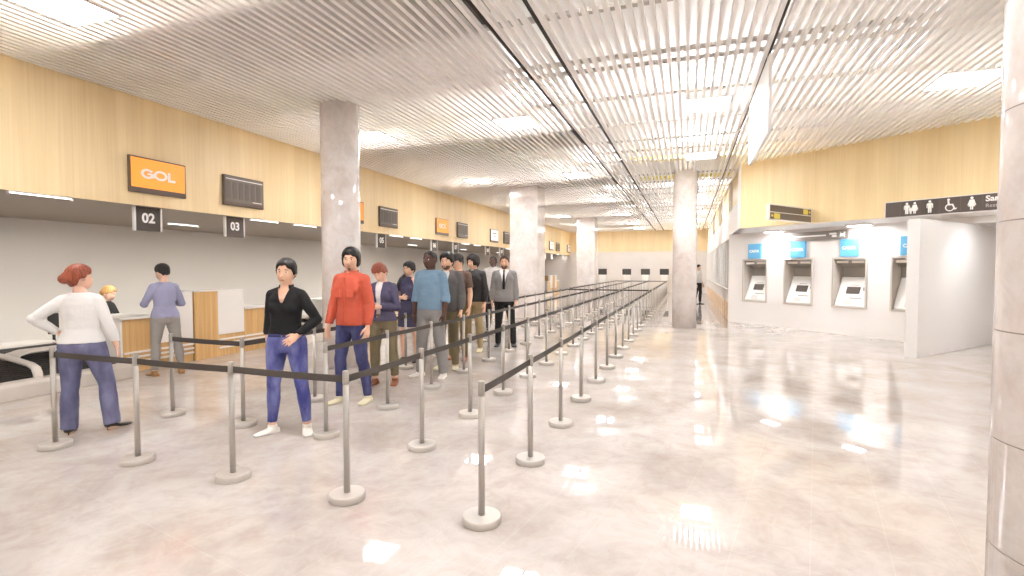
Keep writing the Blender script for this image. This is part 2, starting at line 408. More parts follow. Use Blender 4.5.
def make_conveyor():
    r = empty('baggage_conveyor')           # origin: front edge on the floor, runs along +y
    L = 1.86
    sec = [(0, 0), (.0, .16), (-.03, .195), (-.07, .205), (-.16, .205), (-.2, .17), (-.2, 0)]
    M = Matrix(((1, 0, 0, 0), (0, 0, 1, 0), (0, 1, 0, 0), (0, 0, 0, 1)))
    build('front_curb', prism(BM(), sec, 0, L, M), M_CONV, r, bevel=.01)
    build('belt', prism(BM(), [(-.21, .05), (-.21, .19), (-1.5, .42), (-1.5, .05)], .06, L-.06, M), M_RUB, r)
    bm = BM()
    for i in range(16):
        x = -.26-i*.078; z = .19+.23*(-x-.21)/1.29
        box(bm, x-.008, x+.008, .07, L-.07, z-.01, z+.006)
    build('belt_cleats', bm, M_BLACK, r)
    for y in (0, L-.055): build('side_frame', prism(BM(), [(-.21, 0), (-.21, .2), (-1.5, .44), (-1.6, .44), (-1.6, 0)], y, y+.055, M), M_CONV, r, bevel=.006)
    build('back_slab', box(BM(), -2.0, -1.61, 0, L, .38, .455), M_CONV, r, bevel=.02)
    build('slab_support', box(BM(), -1.95, -1.65, .05, L-.05, 0, .379), M_RUB, r)
    bm = BM(); tube(bm, [(-1.35, .82, .47), (-.6, .82, .40), (-.24, .82, .352), (-.14, .82, .315), (-.1, .82, .24), (-.1, .82, .19)], [(.05, .03)]*6, 16, ref=(0, 1, 0))
    build('guard_rail', bm, M_CONV, r, True)
    bm = BM(); tube(bm, [(-.9, .95, .33), (-.9, .99, .405), (-.9, 1.1, .43), (-.9, 1.6, .43), (-.9, L-.06, .43)], [(.16, .03)]*5, 16, ref=(1, 0, 0))
    build('guide_plate', bm, M_CONV, r, True)
    return r
desk_l, desk_r, cab0, conv0 = make_desk(), make_desk(True), make_cabinet(), make_conveyor()
PAIR = ['the first pair from the viewer', 'the second pair, behind the round column', 'the third pair', 'the fourth pair', 'the fifth pair', 'the farthest pair']
for k in range(6):
    yc = 6.44+4.72*k
    a, b, c, d = (desk_l, desk_r, cab0, conv0) if k == 0 else [copy_tree(q) for q in (desk_l, desk_r, cab0, conv0)]
    a.location = (XD, yc-1.37, 0); b.location = (XD, yc+1.37, 0); c.location = (XD, yc, 0); d.location = (-7.25, yc-3.335, 0)
    tag(a, ('oak fronted low check-in desk with the clerk behind it, white top' if k == 0 else f'oak fronted check-in desk left of its tall cabinet, {PAIR[k]}'), 'check-in desk', 'oak check-in desks along the left wall')
    tag(b, f'oak fronted check-in desk right of its tall cabinet, {PAIR[k]}', 'check-in desk', 'oak check-in desks along the left wall')
    tag(c, f'tall oak cabinet with white panels between two desks, {PAIR[k]}', 'cabinet', 'tall cabinets between the desks')
    tag(d, ('metal baggage conveyor with black belt beside the red haired woman' if k == 0 else f'metal baggage conveyor left of the desks, {PAIR[k]}'), 'conveyor', 'baggage conveyors between the desks')
r = empty('computer_monitor', (-9.5, 5.3, .0), R(30), 'narrow black screen on a stand, behind the hip of the white sweater', 'monitor')
build('stand', lathe(BM(), [(.12, 0), (.12, .02), (.02, .03), (.02, .52)], 20), M_BLACK, r, True)
build('screen', box(BM(), -.03, .02, -.1, .1, .48, .8), M_BLACK, r, bevel=.01)
r['label'] = 'narrow black screen on a stand, behind the hip of the white sweater'

# televisions on the maple band
def gol(parent, M):
    bm = BM()
    def arc(cx, cy, rx, ry, a0, a1, w, n=26):
        for i in range(n):
            p = []
            for a in (a0+(a1-a0)*i/n, a0+(a1-a0)*(i+1)/n):
                ca, sa = math.cos(R(a)), math.sin(R(a))
                p += [((rx-w)*ca+cx, (ry-w*.8)*sa+cy), (rx*ca+cx, ry*sa+cy)]
            prism(bm, [p[0], p[1], p[3], p[2]], 0, .004, M)
    arc(-.2, 0, .108, .08, 32, 335, .046)
    prism(bm, [(-.2, .014), (-.088, .014), (-.088, -.058), (-.128, -.058), (-.128, -.016), (-.2, -.016)], 0, .0045, M)
    arc(.022, 0, .118, .082, 0, 360, .046, 34)
    prism(bm, [(.15, .076), (.196, .076), (.196, -.042), (.29, -.042), (.275, -.082), (.15, -.082)], 0, .004, M)
    build('logo', bm, M_TXT, parent)
TVY = [(5.665, 'gol', 'orange screen with a white logo, nearest on the maple band'), (7.24, 'sch', 'dark timetable screen above sign 03'),
       (10.39, 'gol', 'orange screen half hidden by the round column'), (11.955, 'sch', 'dark timetable screen above sign 05, right of the round column'),
       (15.12, 'gol', 'small orange screen, third orange one along the band'), (16.705, 'sch', 'dark screen right of the third orange one'),
       (19.86, 'wht', 'white screen above the black jacketed man'), (21.47, 'sch', 'dark screen just left of the square pillar'),
       (29.25, 'wht', 'white screen just right of the nearer square pillar'), (30.85, 'sch', 'dark screen between two white ones beyond the square pillar'),
       (33.9, 'wht', 'farthest white screen at the end of the maple band')]
for y, kd, lb in TVY:
    r = empty('tv_set', (XF, y-.035, 2.62), 0, 'wall television with '+lb, 'television', 'televisions on the maple band')
    big = kd == 'gol'
    build('bezel', box(BM(), 0.002, .05, -.435, .435, 0, .52), M_TVB, r, bevel=.006)
    build('screen', box(BM(), .0505, .053, -.415, .415, .075 if big else .06, .5), {'gol': M_ORANGE, 'sch': M_SCHED, 'wht': M_SCRW}[kd], r)
    M = facing((0, 1, 0), (1, 0, 0), (.0535, 0, .285))
    if big: gol(r, M @ Matrix.Scale(.9, 4))
    elif kd == 'sch':
        bm = BM()
        for i in range(6): box(bm, -.385+i*.13, -.3+i*.13, -.17, .13, 0, .003, M)
        build('timetable_columns', bm, M_SCHED2, r)
        bm = BM(); box(bm, -.4, .4, .165, .18, 0, .003, M); box(bm, .17, .38, -.195, -.183, 0, .003, M); build('timetable_lines', bm, M_TXT, r)
    else:
        bm = BM(); box(bm, -.2, .2, .05, .09, 0, .003, M); box(bm, -.12, .12, -.05, -.02, 0, .003, M); build('notice_lines', bm, M_SCHED, r)
# hanging desk numbers
NUM = [(5.58, '02'), (7.15, '03'), (10.27, '04'), (11.83, '05'), (14.84, '06'), (16.45, '07'), (19.5, '08'), (21.16, '09'), (28.35, '10'), (29.95, '11'), (32.9, '12')]
for y, s in NUM:
    far = y > 23
    r = empty('desk_number_sign', (-7.75, y, 2.08), 0, f'hanging charcoal desk sign numbered {s}' if not far else f'small pale hanging desk sign beyond the square pillar, {ORD[int((y-28)//1.6)]} from it', 'sign', 'hanging desk number signs')
    build('panel', box(BM(), -.02, .02, -.185, .185, 0, .355), M_SIGN, r, bevel=.004)
    for a in (-1, 1): build('side_rail', box(BM(), -.024, .024, a*.2-.014, a*.2+.014, -.005, .36), M_WHITE, r, bevel=.003)
    if not far: text('numerals', s, .2, M_TXT, r, facing((0, 1, 0), (1, 0, 0), (.0215, 0, .185)), bold=.006)
    else: build('face', box(BM(), .0205, .023, -.16, .16, .03, .33), M_SCRW, r)

# ------------------------------------------------------------------ queue barriers
RX = [-1.14, -2.09, -3.06, -4.02]
RN = ['rightmost', 'second from right', 'third from right', 'leftmost']
BELTS = {}
def make_stanchion():
    r = empty('belt_stanchion')
    build('base', lathe(BM(), [(0, 0), (.112, 0), (.115, .004), (.115, .038), (.11, .045), (0, .045)], 40), M_BASE, r, True)
    for p in r.children[0].data.polygons: p.use_smooth = abs(p.normal.z) < .6
    build('pole', lathe(BM(), [(.0195, .0455), (.0195, .755)], 20), M_STEEL, r, True)
    build('belt_cassette', lathe(BM(), [(.0205, .7555), (.0205, .838), (.018, .843), (0, .843)], 20), M_STEEL, r, True)
    return r
st0 = make_stanchion(); st_first = True; ST_PARTS = list(st0.children)
def stanchion(p, nxt, label):
    global st_first
    if st_first: o = st0
    else:
        o = st0.copy(); COL.objects.link(o)
        for ch in ST_PARTS:
            c = ch.copy(); COL.objects.link(c); c.parent = o
    st_first = False
    o.location = (p[0], p[1], 0); tag(o, label, 'stanchion', 'belt stanchions of the queue')
    if nxt is not None:
        d = Vector((nxt[0]-p[0], nxt[1]-p[1], 0)); key = (round(d.x, 3), round(d.y, 3))
        if key not in BELTS:
            L = d.length; M = facing(d, Vector((0, 0, 1)).cross(d))
            M = Matrix.Rotation(math.atan2(d.y, d.x), 4, 'Z')
            bm = BM(); n = 8
            for i in range(n):
                a, b = .021+(L-.042)*i/n, .021+(L-.042)*(i+1)/n
                sg = lambda t: -.004*4*(t/L)*(1-t/L)
                vs = [bm.verts.new(M @ V(t, w, z+sg(t))) for t in (a, b) for w in (-.002, .002) for z in (.765, .811)]
                for f in ((0, 1, 3, 2), (4, 6, 7, 5), (0, 4, 5, 1), (2, 3, 7, 6), (0, 2, 6, 4), (1, 5, 7, 3)): bm.faces.new([vs[q] for q in f])
            bmesh.ops.remove_doubles(bm, verts=bm.verts[:], dist=1e-5)
            me = bpy.data.meshes.new('belt'); bmesh.ops.recalc_face_normals(bm, faces=bm.faces[:]); bm.to_mesh(me); bm.free(); me.materials.append(M_BELT)
            BELTS[key] = me
        b = bpy.data.objects.new('belt', BELTS[key]); link(b, o)
YS = 2.77; NEND = 16
rows = {}
for i, x in enumerate(RX):
    rows[i] = [(x, YS+j*1.0) for j in range(0 if i < 2 else 1, NEND)]
for i, row in rows.items():
    for j, p in enumerate(row):
        nx = row[j+1] if j+1 < len(row) else (rows[i-1][-1] if i > 0 else None)
        stanchion(p, nx, f'grey stanchion of the near queue, {ORD[j]} from the front, {RN[i]} row' if j else f'grey belt stanchion at the near end of the {RN[i]} queue row')
fr = [(-5.03, 2.79), (-4.04, 2.785), (-3.07, 2.78)]
stanchion(fr[0], fr[1], 'grey belt stanchion at far left, beside the red haired woman')
stanchion(fr[1], fr[2], 'grey belt stanchion right of the red haired woman, in the front cross line')
stanchion(fr[2], rows[1][0], 'grey belt stanchion in the front cross line, before the black shirted woman')
stanchion((-5.0, 3.81), rows[3][0], 'grey belt stanchion before the lavender sweater person, ending the second cross line')
RX2 = [-1.14, -2.2, -3.2, -4.16]
for i, x in enumerate(RX2):
    row = [(x, 18.77+j) for j in range(14)]
    for j, p in enumerate(row):
        nx = row[j+1] if j < 13 else ((RX2[i-1], row[-1][1]) if i else None)
        stanchion(p, nx, f'grey stanchion of the far queue, {ORD[j]} from its front, {RN[i]} row')

# ------------------------------------------------------------------ bank machines
def make_atm():
    r = empty('bank_machine')                # local x right, y up, z out, built already upright below
    T = Matrix(((1, 0, 0, 0), (0, 0, -1, 0), (0, 1, 0, 0), (0, 0, 0, 1)))   # (x, up, out) -> (x, -out, up)
    w = ATM_W/2; z0, z1 = ATM_Z0, ATM_Z1
    bm = BM(); f = .035
    box(bm, -w-.005, -w+f, z0-.01, z1+.01, -.02, .035, T); box(bm, w-f, w+.005, z0-.01, z1+.01, -.02, .035, T)
    box(bm, -w+f, w-f, z0-.01, z0+f, -.02, .035, T); box(bm, -w+f, w-f, z1-f, z1+.01, -.02, .035, T)
    build('surround', bm, M_ATM, r, bevel=.006)
    bm = BM()
    for s in (-1, 1): box(bm, s*(w-.012)-.012, s*(w-.012)+.012, z0+f, z1-f, -.45, -.021, T)
    box(bm, -w+.025, w-.025, z0+.02, z0+.04, -.45, -.021, T)
    build('side_cheeks', bm, M_ATM, r)
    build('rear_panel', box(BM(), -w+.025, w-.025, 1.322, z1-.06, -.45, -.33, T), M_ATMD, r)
    bm = BM(); Q = Matrix(((0, 0, 1, 0), (-1, 0, 0, 0), (0, 1, 0, 0), (0, 0, 0, 1)))  # (out, up, x)
    prism(bm, [(-.02, z1-.055), (-.33, z1-.055), (-.33, 1.55), (-.09, z1-.13), (-.02, z1-.13)], -w+.025, w-.025, Q)
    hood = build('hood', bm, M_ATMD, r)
    for s in (-1, 1): build('hood_light', box(BM(), s*.17-.13, s*.17+.13, z1-.125, z1-.07, -.019, -.012, T), mat('hood_light_panel', (226, 218, 206), .4), r, bevel=.003)
    bm = BM(); prism(bm, [(-.02, z0+.042), (-.32, z0+.042), (-.32, 1.32), (-.29, 1.32), (-.02, z0+.07)], -.335, .335, Q)
    build('front_panel', bm, M_ATMW, r, bevel=.006)
    a, b = V(0, -.02, z0+.07), V(0, -.29, 1.32)         # (., out, up)
    dirv = (b-a).normalized(); nrm = V(0, dirv.z, -dirv.y)
    up3 = V(0, -dirv.y, dirv.z); nr3 = V(0, -nrm.y, nrm.z)
    def at(t): q = a.lerp(b, t); return V(0, -q.y, q.z)
    P = facing((1, 0, 0), nr3, at(.52))
    build('screen', box(BM(), -.15, .15, -.085, .085, .002, .012, P), mat('machine_screen', (96, 88, 82), .2), r, bevel=.003)
    bm = BM(); P2 = facing((1, 0, 0), nr3, at(.24)); box(bm, -.05, .22, -.008, .008, .001, .008, P2); sg = mat('slot_grey', (150, 142, 134), .5)
    build('cash_slot', bm, sg, r); build('card_slot', box(BM(), .2, .25, .19, .27, .001, .008, P2), sg, r); build('receipt_slot', box(BM(), -.1, .1, .315, .325, .001, .006, P2), sg, r)
    P3 = facing((1, 0, 0), nr3, at(.1)); bm = BM()
    for i in range(4):
        for j in range(3): box(bm, -.14+i*.05, -.1+i*.05, -.05+j*.033, -.026+j*.033, .001, .007, P3)
    build('keypad', bm, mat('key_grey', (214, 208, 200), .4), r)
    return r
atm0 = make_atm()
AP = ['leftmost bank machine in the white wall, farthest from the screen wall', 'second bank machine from the left in the white wall', 'third bank machine from the left, under the clearest blue sign', 'bank machine partly hidden by the grey screen wall']
SG = ['over the leftmost bank machine', 'over the second bank machine from the left', 'over the third bank machine from the left', 'partly hidden by the grey screen wall']
for i, u in enumerate(ATM_U):
    o = atm0 if i == 0 else copy_tree(atm0)
    p = AT0+AD*u; o.location = p; o.rotation_euler = (0, 0, math.atan2(AD.y, AD.x))
    tag(o, AP[i], 'bank machine', 'bank machines in the white wall')
    r = empty('bank_sign', p+AN*.002, math.atan2(AD.y, AD.x), 'square blue sign with white letters '+SG[i], 'sign', 'blue signs above the bank machines')
    build('board', box(BM(), -.2, .2, -.05, 0, 1.79, 2.185), M_CYAN, r, bevel=.004)
    text('lettering', 'CAIXA', .1, M_TXT, r, facing((1, 0, 0), (0, -1, 0), (0, -.0515, 1.985)), bold=.004)

# ------------------------------------------------------------------ direction signs on the right
def disc(bm, cx, cy, r, M, z=.005, n=20): prism(bm, [(cx+r*math.cos(2*PI*i/n), cy+r*math.sin(2*PI*i/n)) for i in range(n)], 0, z, M)
def man(bm, cx, s, M, y=0.):
    disc(bm, cx, y+.088*s, .02*s, M)
    prism(bm, [(cx+a*s, y+b*s) for a, b in ((-.032, .062), (.032, .062), (.045, .04), (.045, -.02), (.033, -.02), (.031, .03), (.026, .03), (.024, -.1), (.003, -.1), (.002, -.02), (-.002, -.02), (-.003, -.1), (-.024, -.1), (-.026, .03), (-.031, .03), (-.033, -.02), (-.045, -.02), (-.045, .04))], 0, .005, M)
def woman(bm, cx, s, M, y=0.):
    disc(bm, cx, y+.088*s, .02*s, M)
    prism(bm, [(cx+a*s, y+b*s) for a, b in ((-.028, .062), (.028, .062), (.055, -.03), (.044, -.034), (.026, .02), (.042, -.05), (.02, -.05), (.018, -.1), (.003, -.1), (.003, -.05), (-.003, -.05), (-.003, -.1), (-.018, -.1), (-.02, -.05), (-.042, -.05), (-.026, .02), (-.044, -.034), (-.055, -.03))], 0, .005, M)
r = empty('restroom_sign', F0+FD*3.05+FN*.004+V(0, 0, 2.475), math.atan2(FD.y, FD.x), 'long charcoal toilet sign with white pictograms on the maple band', 'sign')
W = 2.9
build('board', box(BM(), 0, W, -.05, 0, 0, .29), M_SIGN, r)
bm = BM()
for q in ((0, W, .282, .295), (0, W, -.005, .006), (-.012, .0, -.005, .295), (W, W+.012, -.005, .295)): box(bm, q[0], q[1], -.054, 0, q[2], q[3])
build('border', bm, M_WHITE, r)
Mr = facing((1, 0, 0), (0, -1, 0), (0, -.0515, .145))
cells = [.395, .685, .97, 1.265]
bm = BM()
man(bm, cells[0]-.055, 1., Mr); woman(bm, cells[0]+.065, 1., Mr); man(bm, cells[0]+.005, .55, Mr, -.045); build('family_pictogram', bm, M_TXT, r)
bm = BM(); man(bm, cells[1], 1.05, Mr); build('man_pictogram', bm, M_TXT, r)
bm = BM(); c = cells[2]
disc(bm, c-.02, .095, .02, Mr)
prism(bm, [(c-.035, .072), (c-.01, .072), (c-.002, .02), (c+.045, .02), (c+.075, -.06), (c+.1, -.05), (c+.092, -.075), (c+.062, -.085), (c+.03, -.005), (c-.028, -.005)], 0, .005, Mr)
for i in range(22):
    a0, a1 = R(110+i*10.5), R(110+(i+1)*10.5); q = []
    for a in (a0, a1): q += [(c+.0+.05*math.cos(a), -.04+.05*math.sin(a)), (c+.0+.066*math.cos(a), -.04+.066*math.sin(a))]
    prism(bm, [q[0], q[1], q[3], q[2]], 0, .005, Mr)
build('wheelchair_pictogram', bm, M_TXT, r)
bm = BM(); woman(bm, cells[3], 1.05, Mr); build('woman_pictogram', bm, M_TXT, r)
for u in (.24, .54, .825, 1.115, 1.405): build('cell_divider', box(BM(), u-.003, u+.003, -.125, .125, 0, .003, Mr), M_TVB, r)
text('lettering', 'Sanitários', .13, M_TXT, r, Mr @ Matrix.Translation((1.44, .055, 0)), bold=.004, align='LEFT')
text('lettering', 'Restrooms', .085, mat('lettering_grey', (190, 182, 172), .5), r, Mr @ Matrix.Translation((1.44, -.06, 0)), align='LEFT')

e = V(2.46, 12.44, 2.475); d = V(-.615, -.788, 0).normalized(); LA = 1.6
M = facing(-d, (.788, -.615, 0), e+d*LA)
r = empty('wayfinding_sign', e+d*LA, math.atan2(-d.y, -d.x), 'double-row charcoal direction sign with yellow squares projecting from the maple band', 'sign')
build('board', box(BM(), .02, LA-.02, -.03, .03, .02, .29), mat('wayfinding_face', (112, 100, 88), .45), r)
bm = BM()
for q in ((0, LA, 0, .02), (0, LA, .29, .31), (0, .02, .02, .29), (LA-.02, LA, .02, .29), (.02, LA-.02, .148, .162)): box(bm, q[0], q[1], -.036, .036, q[2], q[3])
build('frame', bm, M_WHITE, r)
Ms = facing((1, 0, 0), (0, -1, 0), (0, -.0305, 0))
build('yellow_square', box(BM(), LA-.34, LA-.16, .175, .28, 0, .004, Ms), M_YEL, r); build('yellow_square', box(BM(), .17, .38, .03, .135, 0, .004, Ms), M_YEL, r)
bm = BM(); prism(bm, [(LA-.12, .21), (LA-.08, .21), (LA-.08, .19), (LA-.045, .227), (LA-.08, .264), (LA-.08, .244), (LA-.12, .244)], 0, .004, Ms); build('arrow', bm, M_YEL, r)
bm = BM(); prism(bm, [(.14, .066), (.1, .066), (.1, .046), (.065, .083), (.1, .12), (.1, .1), (.14, .1)], 0, .004, Ms); build('arrow', bm, M_YEL, r)
u0 = (V(2.3, 14.65, 0)-AT0).dot(AD); u1 = (V(3.44, 13.51, 0)-AT0).dot(AD)
r = empty('alcove_sign', AT0+AD*u0+AN*.002+V(0, 0, 2.2), math.atan2(AD.y, AD.x), 'small charcoal sign with white symbols on the white wall above the bank machines', 'sign')
build('board', box(BM(), 0, u1-u0, -.04, 0, 0, .205), mat('sign_grey', (140, 132, 124), .5), r, bevel=.003)
Ms = facing((1, 0, 0), (0, -1, 0), (0, -.0405, 0)); L = u1-u0
bm = BM(); prism(bm, [(L-.05, .16), (L-.08, .165), (L-.1, .13), (L-.15, .13), (L-.165, .165), (L-.18, .05), (L-.1, .06), (L-.06, .04)], 0, .004, Ms)
build('symbol', bm, M_TXT, r)
bm = BM(); box(bm, L-.42, L-.25, .11, .15, 0, .004, Ms); box(bm, L-.36, L-.25, .05, .1, 0, .004, Ms); box(bm, .1, L-.5, .085, .12, 0, .004, Ms); build('lettering_bar', bm, M_TXT, r)

# ------------------------------------------------------------------ corridor and shop fronts behind the bank machines
struct(build('wall_corridor_upper', box(BM(), 1.2, 1.3, F0.y+.03, YFAR, 3.2, ZR), M_WOODR), 'maple band along the shop corridor')
struct(build('wall_corridor_band', box(BM(), 1.17, 1.3, F0.y+.05, YFAR, 2.49, 3.199), M_WHITE), 'white band along the shop corridor')
struct(build('trim_1', box(BM(), 1.13, 1.19, F0.y-.02, F0.y+.04, 2.49, ZC), M_WHITE))
for i in range(8):
    y = 16.2+i*2.6
    if y < YFAR-.2: tag(build('wall_fin', box(BM(), 1.12, 1.199, y, y+.22, 3.2, ZC-.01), M_WHITE, bevel=.004), f'white vertical fin on the maple corridor band, {ORD[i]} from the viewer', 'fin', 'white fins on the corridor band', 'structure')
quadbox('wall_shop', 5.0, 5.1, 16, YFAR, 0, 2.6, M_WHITE); quadbox('ceiling_shop', 1.3, 5.0, 17.6, YFAR, 2.6, 2.7, M_WHITE)
g = mat('shop_pane', (225, 228, 228), .08); g.node_tree.nodes['Principled BSDF'].inputs['Alpha'].default_value = .18
def make_shop():
    r = empty('shop_front'); L = 3.0
    bm = BM()
    for y in (0, 1.0, 2.0, L-.07): box(bm, -.04, .04, y, y+.07, 0, 2.485)
    box(bm, -.035, .035, .07, L-.07, 2.4, 2.485); build('frame', bm, M_WHITE, r, bevel=.004)
    for y in (.07, 1.07, 2.07): build('glass_pane', box(BM(), -.006, .006, y, y+.93-(.07 if y > 2 else 0), .92, 2.4), g, r)
    for y in (.08, 1.08, 2.08): build('counter_panel', box(BM(), -.03, .03, y, y+.9-(.06 if y > 2 else 0), .0, .5), M_WOOD2, r)
    bm = BM()
    for i in range(9):
        y = .1+i*.31
        box(bm, .05, .16, y, y+.17, 0, .9)
    build('display_stand', bm, M_DWHITE, r)
    build('ledge', box(BM(), -.06, .2, .07, L-.07, .901, .919), M_DWHITE, r)
    return r
sh0 = make_shop()
for i in range(6):
    o = sh0 if i == 0 else copy_tree(sh0); o.location = (1.17, 16.15+i*3.02, 0)
    tag(o, f'white framed shop window over oak panels in the corridor, {ORD[i]} from the bank machines', 'shop front', 'shop fronts along the corridor')
for i, y in enumerate((19.5, 24.5, 29.5)):
    r = empty('globe_lamp', (2.2, y, 2.1), 0, f'small round lamp glowing inside the shop, {ORD[i]} from the bank machines', 'lamp', 'round lamps inside the shops')
    build('globe', ell(BM(), (0, 0, 0), .09), mat('globe_glass', (255, 244, 225), .4, emit=(255, 240, 215), estr=18.), r, True)
    build('cord', lathe(BM(), [(.008, .09), (.008, .5)], 8), M_BLACK, r)

# far kiosks
for i, x in enumerate((-5.32, -3.75, -2.57, -1.4)):
    r = empty('check_in_kiosk', (x, 34.1, 0), 0, f'white kiosk with black screen before the far wall, {ORD[i]} from the left', 'kiosk', 'kiosks along the far wall')
    build('pedestal', box(BM(), -.2, .2, -.12, .2, 0, 1.14), M_DWHITE, r, bevel=.02)
    build('monitor', box(BM(), -.28, .28, -.1, -.04, 1.15, 1.53), M_BLACK, r, bevel=.012)
    build('screen', box(BM(), -.25, .25, -.104, -.101, 1.19, 1.5), mat('kiosk_screen', (70, 64, 58), .25), r)
    build('neck', box(BM(), -.05, .05, -.04, .05, 1.14, 1.3), M_STEEL, r)

# ------------------------------------------------------------------ people
def remesh(name, bm, voxel, iters, m, parent, post=None, factor=.5):
    me = bpy.data.meshes.new('tmp'); bmesh.ops.recalc_face_normals(bm, faces=bm.faces[:]); bm.to_mesh(me); bm.free()
    o = bpy.data.objects.new('tmp', me); COL.objects.link(o)
    a = o.modifiers.new('r', 'REMESH'); a.mode = 'VOXEL'; a.voxel_size = voxel; a.use_smooth_shade = True
    if iters: b = o.modifiers.new('s', 'SMOOTH'); b.factor = factor; b.iterations = iters
    out = bpy.data.meshes.new_from_object(o.evaluated_get(bpy.context.evaluated_depsgraph_get()))
    bpy.data.objects.remove(o); bpy.data.meshes.remove(me)
    out.name = name; out.materials.clear()
    for x in (m if isinstance(m, (list, tuple)) else [m]): out.materials.append(x)
    if post: post(out)
    for p in out.polygons: p.use_smooth = True
    r = bpy.data.objects.new(name, out); link(r, parent); return r

def headpt(az, el, grow=0.):
    ca, sa, ce, se = math.cos(az), math.sin(az), math.cos(el), math.sin(el)
    dx, dy, dz = sa*ce, -ca*ce, se                       # az 0 = face
    front = sst(-.2, .5, ca); low = sst(0, .7, -se)
    n = 2.05+.75*front*low+.25*(1-low)
    k = (abs(dx)**n+abs(dy)**n+abs(dz)**n)**(-1/n)
    x, y, z = .0745*dx*k, .0965*dy*k, .117*dz*k
    t = clamp(-z/.117)
    x *= 1-.30*t**1.6
    if y > 0: y *= 1-.38*t
    if y < 0:
        g = lambda cx, cz, sx, sz: math.exp(-((x-cx)/sx)**2-((z-cz)/sz)**2)
        d = 0
        d += .020*g(0, -.036, .011, .014)+.011*g(0, -.014, .009, .022)+.004*g(.012, -.04, .007, .008)+.004*g(-.012, -.04, .007, .008)
        for s in (-1, 1): d += -.011*g(s*.031, .004, .016, .012)+.004*g(s*.03, .026, .022, .008)+.004*g(s*.045, -.03, .02, .02)
        d += .006*g(0, -.064, .02, .007)+.0055*g(0, -.077, .017, .006)-.003*g(0, -.09, .02, .006)+.009*g(0, -.105, .02, .014)
        y -= d*front
    v = V(x, y, z)
    return v+V(dx, dy, dz)*grow
def headgrid(bm, M, f=None, nu=48, nv=34):
    rows = []
    for j in range(1, nv):
        el = -PI/2+PI*j/nv
        rows.append([bm.verts.new(M @ headpt(2*PI*i/nu, el, f(2*PI*i/nu, el) if f else 0.)) for i in range(nu)])
    a = bm.verts.new(M @ headpt(0, -PI/2, f(0, -PI/2) if f else 0)); b = bm.verts.new(M @ headpt(0, PI/2, f(0, PI/2) if f else 0))
    for i in range(nu):
        k = (i+1) % nu
        bm.faces.new((a, rows[0][k], rows[0][i])); bm.faces.new((b, rows[-1][i], rows[-1][k]))
        for p, q in zip(rows, rows[1:]): bm.faces.new((p[i], p[k], q[k], q[i]))

